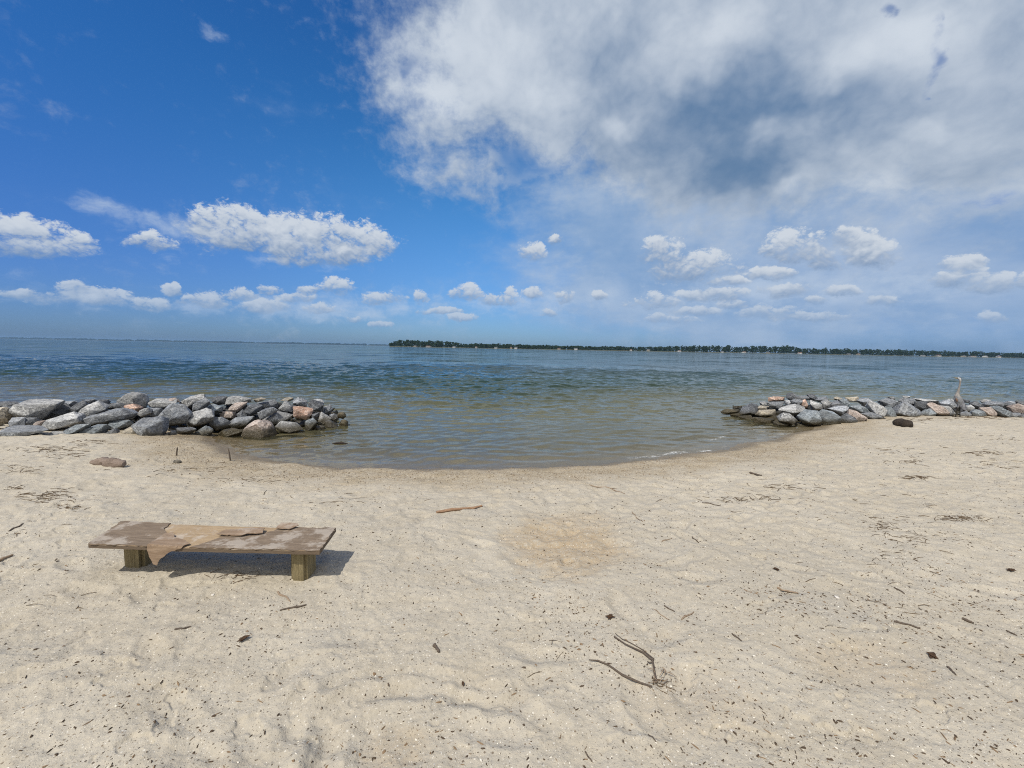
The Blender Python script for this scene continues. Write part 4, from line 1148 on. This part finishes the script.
# hazy coast on the left horizon, seven kilometres off
def fn_far(r):
    px = -260 + 760 * r.random(); y = 7200 + 500 * r.random(); p = on_y(px, 345, y)
    return (p.x, y, 0, 22 * (.6 + .5 * r.random() + .35 * float(perlin(px / 30.0, 2.5, 9))), 45)
canopy("distant_wood", "thin hazy wooded coast low on the left horizon", 700, 42, fn_far, 16)
V = []; Fs = []
for k in range(41):
    p = on_y(-280 + 800 * k / 40, 345, 7150)
    for dy, z in ((0, WATER_Z - .5), (40, 3.5), (900, 5), (1000, -1)): V.append((p.x, p.y + dy, z))
for k in range(40):
    for j in range(3): Fs.append((k * 4 + j, k * 4 + 4 + j, k * 4 + 5 + j, k * 4 + 1 + j))
o = link_mesh("distant_land", V, Fs, m_bank); tag(o, kind="structure")

# houses along the far shore, each with walls and a roof
m_hw = [new_mat("house_white"), None, None]; finish(principled(C(.62, .62, .61), .7))
m_hw[1] = new_mat("house_cream"); finish(principled(C(.40, .37, .30), .7)); m_hw[2] = new_mat("house_grey"); finish(principled(C(.22, .23, .24), .7))
m_rf = [new_mat("roof_grey"), new_mat("roof_brown")]
S.nt = m_rf[0].node_tree; finish(principled(C(.14, .145, .16), .8)); S.nt = m_rf[1].node_tree; finish(principled(C(.17, .11, .085), .8))
m_win = new_mat("house_window"); finish(principled(C(.03, .035, .045), .2))
HO = [(415, 2.5, 1), (428, 4.5, 0), (454, 3, 0), (476, 3, 0), (496, 4.5, 0), (511, 2.5, 1), (516, 3, 0), (559, 2.2, 1), (576, 3.5, 0), (631, 3, 0), (649, 3, 1), (680, 2.6, 0),
      (723, 2.5, 0), (745, 3.5, 0), (769, 3, 1), (801, 4.5, 0), (850, 4, 2), (860, 2.6, 1), (925, 3.6, 0), (940.5, 4.2, 0), (966, 3.5, 1), (975, 5.0, 0), (988, 3, 0), (1001, 3.6, 0)]
ORDX = ["first", "second", "third", "fourth", "fifth", "sixth", "seventh", "eighth", "ninth", "tenth", "eleventh", "twelfth", "thirteenth", "fourteenth", "fifteenth", "sixteenth", "seventeenth", "eighteenth", "nineteenth", "twentieth", "twenty-first", "twenty-second", "twenty-third", "twenty-fourth"]
hr = random.Random(8); cnt = {0: 0, 1: 0, 2: 0}
for k, (px, w, ci) in enumerate(HO):
    p = far_pt(px); dq = hr.uniform(-3, 6); p.x *= (p.y + dq) / p.y; p.y += dq; s = p.y / F_PX
    W_ = w * s * hr.uniform(.55, .95); Hh = hr.uniform(.55, 1.0) * s; Dp = hr.uniform(7, 10); Rf = Hh * .6
    h = empty("house", (p.x, p.y + Dp / 2, .8), hr.uniform(-.25, .25))
    V = [(-W_/2, -Dp/2, -2), (W_/2, -Dp/2, -2), (W_/2, Dp/2, -2), (-W_/2, Dp/2, -2), (-W_/2, -Dp/2, Hh), (W_/2, -Dp/2, Hh), (W_/2, Dp/2, Hh), (-W_/2, Dp/2, Hh), (-W_/2, 0, Hh + Rf), (W_/2, 0, Hh + Rf)]
    link_mesh("wall", V, [(0,1,5,4), (2,3,7,6), (1,2,6,9,5), (3,0,4,8,7)], m_hw[ci], h)
    e = .35
    Vr = [(-W_/2-e, -Dp/2-e, Hh-.2), (W_/2+e, -Dp/2-e, Hh-.2), (W_/2+e, 0, Hh+Rf+.05), (-W_/2-e, 0, Hh+Rf+.05), (W_/2+e, Dp/2+e, Hh-.2), (-W_/2-e, Dp/2+e, Hh-.2)]
    Vr += [(a, b, c + .25) for a, b, c in Vr]
    link_mesh("roof", Vr, [(0,1,2,3), (3,2,4,5), (6,9,8,7), (9,11,10,8), (0,6,7,1), (5,4,10,11), (0,3,9,6), (3,5,11,9), (1,7,8,2), (2,8,10,4)], m_rf[k % 2], h)
    for q in range(2 if W_ < 7 else 3):
        n_ = 2 if W_ < 7 else 3; cx = -W_/2 + W_ * (q + .5) / n_
        V = [(cx - .6, -Dp/2 - .05, Hh*.35), (cx + .6, -Dp/2 - .05, Hh*.35), (cx + .6, -Dp/2 - .05, Hh*.75), (cx - .6, -Dp/2 - .05, Hh*.75)]; V += [(a, b + .08, c) for a, b, c in V]
        link_mesh("window", V, [(0,1,2,3), (4,7,6,5), (0,4,5,1), (1,5,6,2), (2,6,7,3), (3,7,4,0)], m_win, h)
    nm = ("white", "cream", "grey")[ci]
    tag(h, f"small {nm} house across the water, {ORDX[cnt[ci]]} {nm} one from left along the wooded shore", "house", "houses on the far shore")
    cnt[ci] += 1

# ------------------------------------------------------------------ haze
bm = bmesh.new(); bmesh.ops.create_cube(bm, size=1)
hz = link_bm("haze", bm); hz.scale = (32000, 9600, 45); hz.location = (0, 4500, 45 / 2 - 3.2)
m_hz = new_mat("haze"); vp = S.node('ShaderNodeVolumePrincipled'); vp.inputs['Density'].default_value = 6e-5
vp.inputs['Color'].default_value = (.34, .58, .92, 1); vp.inputs['Anisotropy'].default_value = 0.0
finish(None, S(vp.outputs[0])); hz.data.materials.append(m_hz); tag(hz, kind="stuff"); hz["label"] = "thin blue haze over the water"; hz["category"] = "haze"

# ------------------------------------------------------------------ sun and sky
SUN_EL = R(58); SUN_AZ = math.atan2(-0.62, -0.78)     # azimuth measured from +Y towards +X
sun_dir = Vector((math.sin(SUN_AZ) * math.cos(SUN_EL), math.cos(SUN_AZ) * math.cos(SUN_EL), math.sin(SUN_EL)))
sd = bpy.data.lights.new("sun", 'SUN'); sd.energy = 3.85; sd.angle = R(0.53); sd.color = (1.0, .945, .85)
so = bpy.data.objects.new("sun", sd); col.objects.link(so); so.location = sun_dir * 50
so.rotation_euler = (-sun_dir).to_track_quat('-Z', 'Y').to_euler()

world = bpy.data.worlds.new("World"); scene.world = world; world.use_nodes = True
S.nt = world.node_tree; S.nt.nodes.clear()
D = coord('Generated'); D = vm('NORMALIZE', D)
dx, dy, dz = sep(D)
az = S.m('ARCTAN2', dx, dy); el = S.m('ARCSINE', dz)
P0 = comb(az, el, 0.0)
def ang(px, py):
    d = ray(px, py).normalized(); return math.atan2(d.x, d.y), math.asin(d.z)
def blob_params(px, py, rx, ry):
    a, e = ang(px, py); a1, e1 = ang(px + rx, py); a0, e0 = ang(px - rx, py)
    _, et = ang(px, py - ry); _, eb = ang(px, py + ry)
    return a, e, max(1e-4, (a1 - a0) / 2), max(1e-4, (et - eb) / 2), (e1 - e0) / (a1 - a0)
def field(Pv, blobs, flat=0.0):
    """union of ellipses; returns field, weighted height, weight"""
    Fm = Hs = Ws = None
    for b in blobs:
        a, e, ra, re, slope = blob_params(b[0], b[1], b[2] * (1.18 if b[0] < 560 else 1.34), b[3] * (1.2 if b[0] < 560 else 1.36))
        v = vm('MULTIPLY_ADD', Pv, (1 / ra, 1 / re, 0), (-a / ra, -e / re, 0))
        vy = vdot(v, (-slope * ra / re, 1, 0)); vx = vdot(v, (1, 0, 0))
        d = S.m('MULTIPLY', vx, vx)
        if flat:
            yn = S.m('MINIMUM', vy, vy * (1 + flat)); d = S.m('MULTIPLY_ADD', yn, yn, d)
        else:
            d = S.m('MULTIPLY_ADD', vy, vy, d)
        w = b[4] if len(b) > 4 else 1.0
        m = S.m('MULTIPLY_ADD', d, -w, w)
        mp = S.m('MAXIMUM', m, 0.0)
        if Fm is None:
            Fm, Ws, Hs = m, mp + 0.001, mp * vy
        else:
            Fm = S.m('MAXIMUM', Fm, m); Ws = Ws + mp; Hs = S.m('MULTIPLY_ADD', mp, vy, Hs)
    return Fm, Hs / Ws
def addfield(Pv, blobs):
    """sum of soft bumps, each with its weight"""
    T_ = None
    for b in blobs:
        a, e, ra, re, slope = blob_params(*b[:4])
        v = vm('MULTIPLY_ADD', Pv, (1 / ra, 1 / re, 0), (-a / ra, -e / re, 0))
        g = S.m('POWER', 2.718, vdot(v, v) * -1.0)
        T_ = g * b[4] if T_ is None else S.m('MULTIPLY_ADD', g, b[4], T_)
    return T_

sky = S.node('ShaderNodeTexSky', sky_type='NISHITA'); sky.sun_disc = False
sky.sun_elevation = SUN_EL; sky.sun_rotation = SUN_AZ % (2 * math.pi); sky.air_density = 1.0; sky.dust_density = 0.6; sky.ozone_density = 2.5
SKY_STR = 0.085
skyc = mixc(1.0, S(sky.outputs[0]), mixc(smooth(0.0, .55, el), C(.34, .575, 1.16), C(.215, .735, 1.34)), 'MULTIPLY')

_ga, _ge, _gra, _gre, _ = blob_params(480, 240, 265, 130)
_gv = vm('MULTIPLY_ADD', P0, (1 / _gra, 1 / _gre, 0), (-_ga / _gra, -_ge / _gre, 0))
skyc = mixc(1.0, skyc, mixc(S.m('POWER', 2.718, vdot(_gv, _gv) * -1.0), C(1, 1, 1), C(1.9, 1.75, 1.32)), 'MULTIPLY')
# --- clouds: lists of soft patches (pixel centre, radii, weight) turned into directions
COVER = [(690, 40, 240, 120, .85), (880, 80, 210, 150, .75), (492, 50, 70, 85, .5), (735, 160, 95, 52, .75), (1020, 60, 130, 150, .55), (440, 110, 42, 50, .32), (590, 120, 120, 60, .38), (388, 78, 16, 24, .36),
         (455, 176, 44, 14, .38), (480, 195, 30, 14, .3), (610, -20, 190, 60, .5), (415, 30, 25, 40, .15), (925, 45, 14, 50, -.75), (890, 6, 14, 12, -.6)]
SHADE = [(735, 130, 115, 50, -.40), (690, 118, 80, 46, -.14), (752, 180, 56, 24, -.42), (622, 60, 40, 70, -.14), (835, 125, 70, 24, -.16), (790, 95, 60, 36, -.10), (950, 170, 80, 30, -.10), (690, 100, 40, 30, -.1),
         (440, 95, 32, 24, .36), (478, 40, 60, 60, .36), (545, 92, 32, 24, .32), (720, 30, 60, 30, .28), (690, 70, 30, 25, .15), (870, 40, 60, 40, .34), (840, 80, 50, 30, .26), (935, 25, 50, 25, .2), (765, 147, 26, 13, .40), (812, 142, 30, 20, .2),
         (787, 186, 22, 9, .36), (880, 190, 40, 30, .18), (940, 120, 40, 15, .15), (622, 122, 20, 12, .36), (990, 130, 40, 20, .1), (400, 70, 20, 30, .12), (600, 10, 40, 20, .12)]
VEIL = [(820, 240, 330, 110, .85), (640, 240, 120, 90, .55), (960, 180, 200, 160, .6), (600, 200, 100, 60, .45), (780, 310, 400, 50, .55)]
CUM = [  # px, py, rx, ry
 (20, 243, 62, 27), (75, 246, 26, 14), (-30, 240, 60, 34), (40, 253, 62, 12),
 (230, 229, 46, 26), (285, 240, 62, 27), (335, 246, 50, 28), (375, 246, 28, 20), (325, 259, 62, 15), (255, 243, 60, 18),
 (152, 244, 24, 12), 
 (75, 291, 30, 9), (60, 298, 36, 9), (108, 300, 26, 12), (172, 290, 12, 7), (150, 305, 24, 10), (210, 303, 22, 11), (190, 300, 12, 8), (270, 292, 14, 7), (262, 309, 28, 11), (240, 296, 18, 8), (310, 292, 14, 7), (335, 290, 20, 12), (300, 300, 22, 7), (320, 312, 22, 6),
 (382, 300, 26, 9), (420, 298, 10, 8), (468, 295, 20, 11), (498, 302, 24, 9), (462, 319, 16, 5), (380, 325, 14, 4), (355, 320, 8, 5),
 (534, 256, 16, 12), (556, 240, 9, 7), (565, 298, 10, 8), (548, 315, 11, 6), (532, 294, 12, 8), (600, 298, 9, 5), (510, 300, 8, 12),
 (662, 256, 22, 16), (690, 270, 40, 17), (655, 304, 24, 11), (712, 296, 34, 8), (668, 320, 24, 6), (780, 250, 8, 5),
 (800, 252, 34, 18), (820, 264, 20, 14), (770, 275, 24, 8), (785, 292, 26, 8), (765, 313, 32, 8), (820, 302, 12, 5),
 (868, 255, 24, 20), (850, 240, 20, 12), (885, 302, 18, 8), (815, 318, 40, 6), (960, 266, 20, 9), (992, 287, 26, 11), (960, 280, 30, 12), (994, 320, 18, 8), (1030, 284, 14, 10), (20, 296, 26, 6), (240, 297, 22, 6), (440, 312, 26, 4), (725, 283, 20, 6), (845, 293, 20, 6), (735, 305, 20, 5), (690, 312, 30, 5)]
WISP = [(215, 36, 26, 14, .55), (130, 215, 60, 12, .50), (190, 232, 60, 14, .55), (275, 10, 90, 20, .22), (345, 10, 30, 22, .3), (150, 250, 40, 12, .4), (210, 205, 14, 10, .35), (190, 305, 170, 20, .42), (330, 308, 90, 18, .55), (40, 300, 60, 12, .4), (470, 306, 110, 20, .5), (560, 300, 60, 20, .4), (300, 265, 80, 10, .4), (700, 290, 90, 34, .5), (800, 290, 110, 30, .5), (930, 290, 110, 30, .5), (560, 250, 40, 24, .4), (90, 200, 30, 14, .45)]
HOLES = [(893, 8, 11, 9, .9), (934, 12, 7, 12, 1), (929, 47, 12, 9, 1), (927, 83, 9, 4, .9), (968, 200, 46, 14, .75), (940, 173, 10, 7, .7), (535, 166, 34, 12, .8), (510, 175, 26, 30, .5), (410, 62, 12, 16, .8), (430, 60, 9, 9, .6)]
up = smooth(-.005, .01, el)
def billow(v, octaves):
    """rounded heaps with sharp creases, as in cumulus tops"""
    t = None
    for sc, w in octaves:
        n = S.m('ABSOLUTE', noise(v, sc, 0.0) - .5)
        t = n * (w * 2.6) if t is None else S.m('MULTIPLY_ADD', n, w * 2.6, t)
    return t
def front_sky(with_cumulus):
    c = vm('SCALE', skyc, SKY_STR)
    # high and middle cloud, upper right
    wv = vm('SCALE', vm('SUBTRACT', noise(P0, 5.5, 4, .55, color=True), (.5, .5, .5)), .16)
    Pw = vm('ADD', P0, vm('MULTIPLY', wv, (1, 1, 0)))
    Pd = vm('ADD', vm('MULTIPLY', P0, (1, 1.3, 1)), vm('SCALE', wv, .35))
    nA = noise(Pd, 5.0, 8, .58); nB = noise(vm('ADD', Pd, (.02, -.04, 0)), 5.0, 7, .56); nH = noise(Pd, 26, 6, .64)
    nv = noise(vm('MULTIPLY', P0, (1, 2.6, 1)), 3.2, 6, .58)
    hole = smooth(.50, 1.20, addfield(Pw, HOLES) * 1.1 + (nH - .5) * 2.4 + (nA - .5) * 1.0) * .62
    aV = S.m('MINIMUM', smooth(.10, 1.25, addfield(Pw, VEIL) + (nv - .5) * 1.5 + (nH - .5) * .5) * .95, .88) * (1.0 - hole * .8)
    cV = mixc(smooth(.32, .68, nv * .55 + nA * .45), C(.215, .355, .575), C(.435, .540, .690))
    c = mixc(aV * up, c, cV)
    aK = smooth(.04, .82, addfield(Pw, COVER) + (nA - .5) * .95 + (nH - .5) * .85) * .95 * (1.0 - hole)
    bD = billow(Pd, [(7, .45), (16, .3), (36, .2)])
    lum = .47 + addfield(Pw, SHADE) * 1.05 + (nA - nB) * .50 + (nA - .5) * .34 + (nH - .5) * .24 + (bD - .33) * .34
    cK = mixc(smooth(-.32, 1.08, lum), C(.108, .203, .355), C(.66, .72, .79))
    c = mixc(aK * up, c, cK)
    # thin wisps over the blue
    wv2 = vm('SCALE', vm('SUBTRACT', noise(P0, 16, 5, .6, color=True), (.5, .5, .5)), .045)
    wv2 = vm('MULTIPLY', wv2, (1.2, .7, 0))
    nw = noise(vm('MULTIPLY', vm('ADD', P0, wv2), (1, 1.6, 1)), 16, 7, .62)
    gw = addfield(vm('ADD', P0, wv2), WISP)
    aW = smooth(.30, 1.05, gw + (nw - .5) * 1.7) * smooth(.02, .15, gw) * .62
    c = mixc(aW * up, c, C(.50, .60, .74))
    if with_cumulus:
        Fc, hh = field(vm('ADD', P0, wv2), CUM, .7)
        Ps = vm('MULTIPLY', P0, (1, 1.35, 1))
        Pq = vm('ADD', Ps, vm('SCALE', vm('SUBTRACT', noise(Ps, 60, 3, .6, color=True), (.5, .5, .5)), .012))
        OC = [(17, .34), (38, .27), (84, .2), (180, .14)]
        q1 = billow(Pq, OC + [(360, .08)]); s1 = billow(Pq, OC[:3]); s2 = billow(vm('ADD', Pq, (-.005, .011, 0)), OC[:3])
        soft = noise(vm('ADD', Ps, (4, 2, 0)), 12, 5, .55)
        frag = noise(vm('ADD', Ps, (1, 7, 0)), 60, 6, .68)
        dens = S.m('MINIMUM', Fc, .75) * 1.0 + (q1 - .36) * 1.5 + (soft - .5) * 1.8 + (frag - .5) * .80 + .04
        aC = smooth(.0, 1.0, dens / maprange(hh, -.5, .5, 1.35, .52))
        light = .47 + (s1 - s2) * .62 + hh * .80 + (soft - .5) * 1.0 + (q1 - .36) * .38 - smooth(.4, 1.2, dens) * .10 + (frag - .5) * .32
        cC = mixc(smooth(-.05, 1.05, light), C(.185, .285, .455), C(.62, .675, .745))
        lowf = smooth(.19, .02, el)
        cC = mixc(lowf * .50, cC, C(.28, .42, .63)); aC = aC * maprange(lowf, 0, 1, .97, .85)
        c = mixc(aC * up, c, cC)
    bg = S.node('ShaderNodeBackground'); S._in(bg.inputs[0], vm('SCALE', c, 10.0)); bg.inputs[1].default_value = 0.1
    return bg.outputs[0]
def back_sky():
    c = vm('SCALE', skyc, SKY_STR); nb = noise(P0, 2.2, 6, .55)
    aB = smooth(.12, -.15, dy) * smooth(.34, .50, nb)  # unseen clouds behind the camera, added to brighten and neutralise the ambient light
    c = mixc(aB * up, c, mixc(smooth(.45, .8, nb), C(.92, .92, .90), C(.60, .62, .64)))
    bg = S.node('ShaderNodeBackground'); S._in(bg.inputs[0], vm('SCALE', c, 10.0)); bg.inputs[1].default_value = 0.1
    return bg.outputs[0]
def pick(mask, a_, b_):
    m = S.node('ShaderNodeMixShader'); S._in(m.inputs[0], mask); S.nt.links.new(a_, m.inputs[1]); S.nt.links.new(b_, m.inputs[2]); return m.outputs[0]
low = S.m('LESS_THAN', el, .43); front = S.m('GREATER_THAN', dy, .12)
wo = S.node('ShaderNodeOutputWorld')
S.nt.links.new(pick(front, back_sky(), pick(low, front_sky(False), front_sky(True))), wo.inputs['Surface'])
world.cycles.sampling_method = 'MANUAL'; world.cycles.sample_map_resolution = 512

# ------------------------------------------------------------------ render settings
scene.view_settings.view_transform = 'Standard'; scene.view_settings.look = 'None'
scene.view_settings.exposure = 0.0; scene.view_settings.gamma = 1.0; scene.view_settings.use_curve_mapping = False
scene.render.engine = 'CYCLES'
scene.cycles.max_bounces = 6; scene.cycles.diffuse_bounces = 2; scene.cycles.glossy_bounces = 2; scene.cycles.transparent_max_bounces = 8
scene.cycles.volume_bounces = 0; scene.cycles.caustics_reflective = False; scene.cycles.caustics_refractive = False
scene.cycles.use_denoising = False
scene.cycles.pixel_filter_type = 'BLACKMAN_HARRIS'; scene.cycles.filter_width = 1.05
scene.render.resolution_x = 1024; scene.render.resolution_y = 768
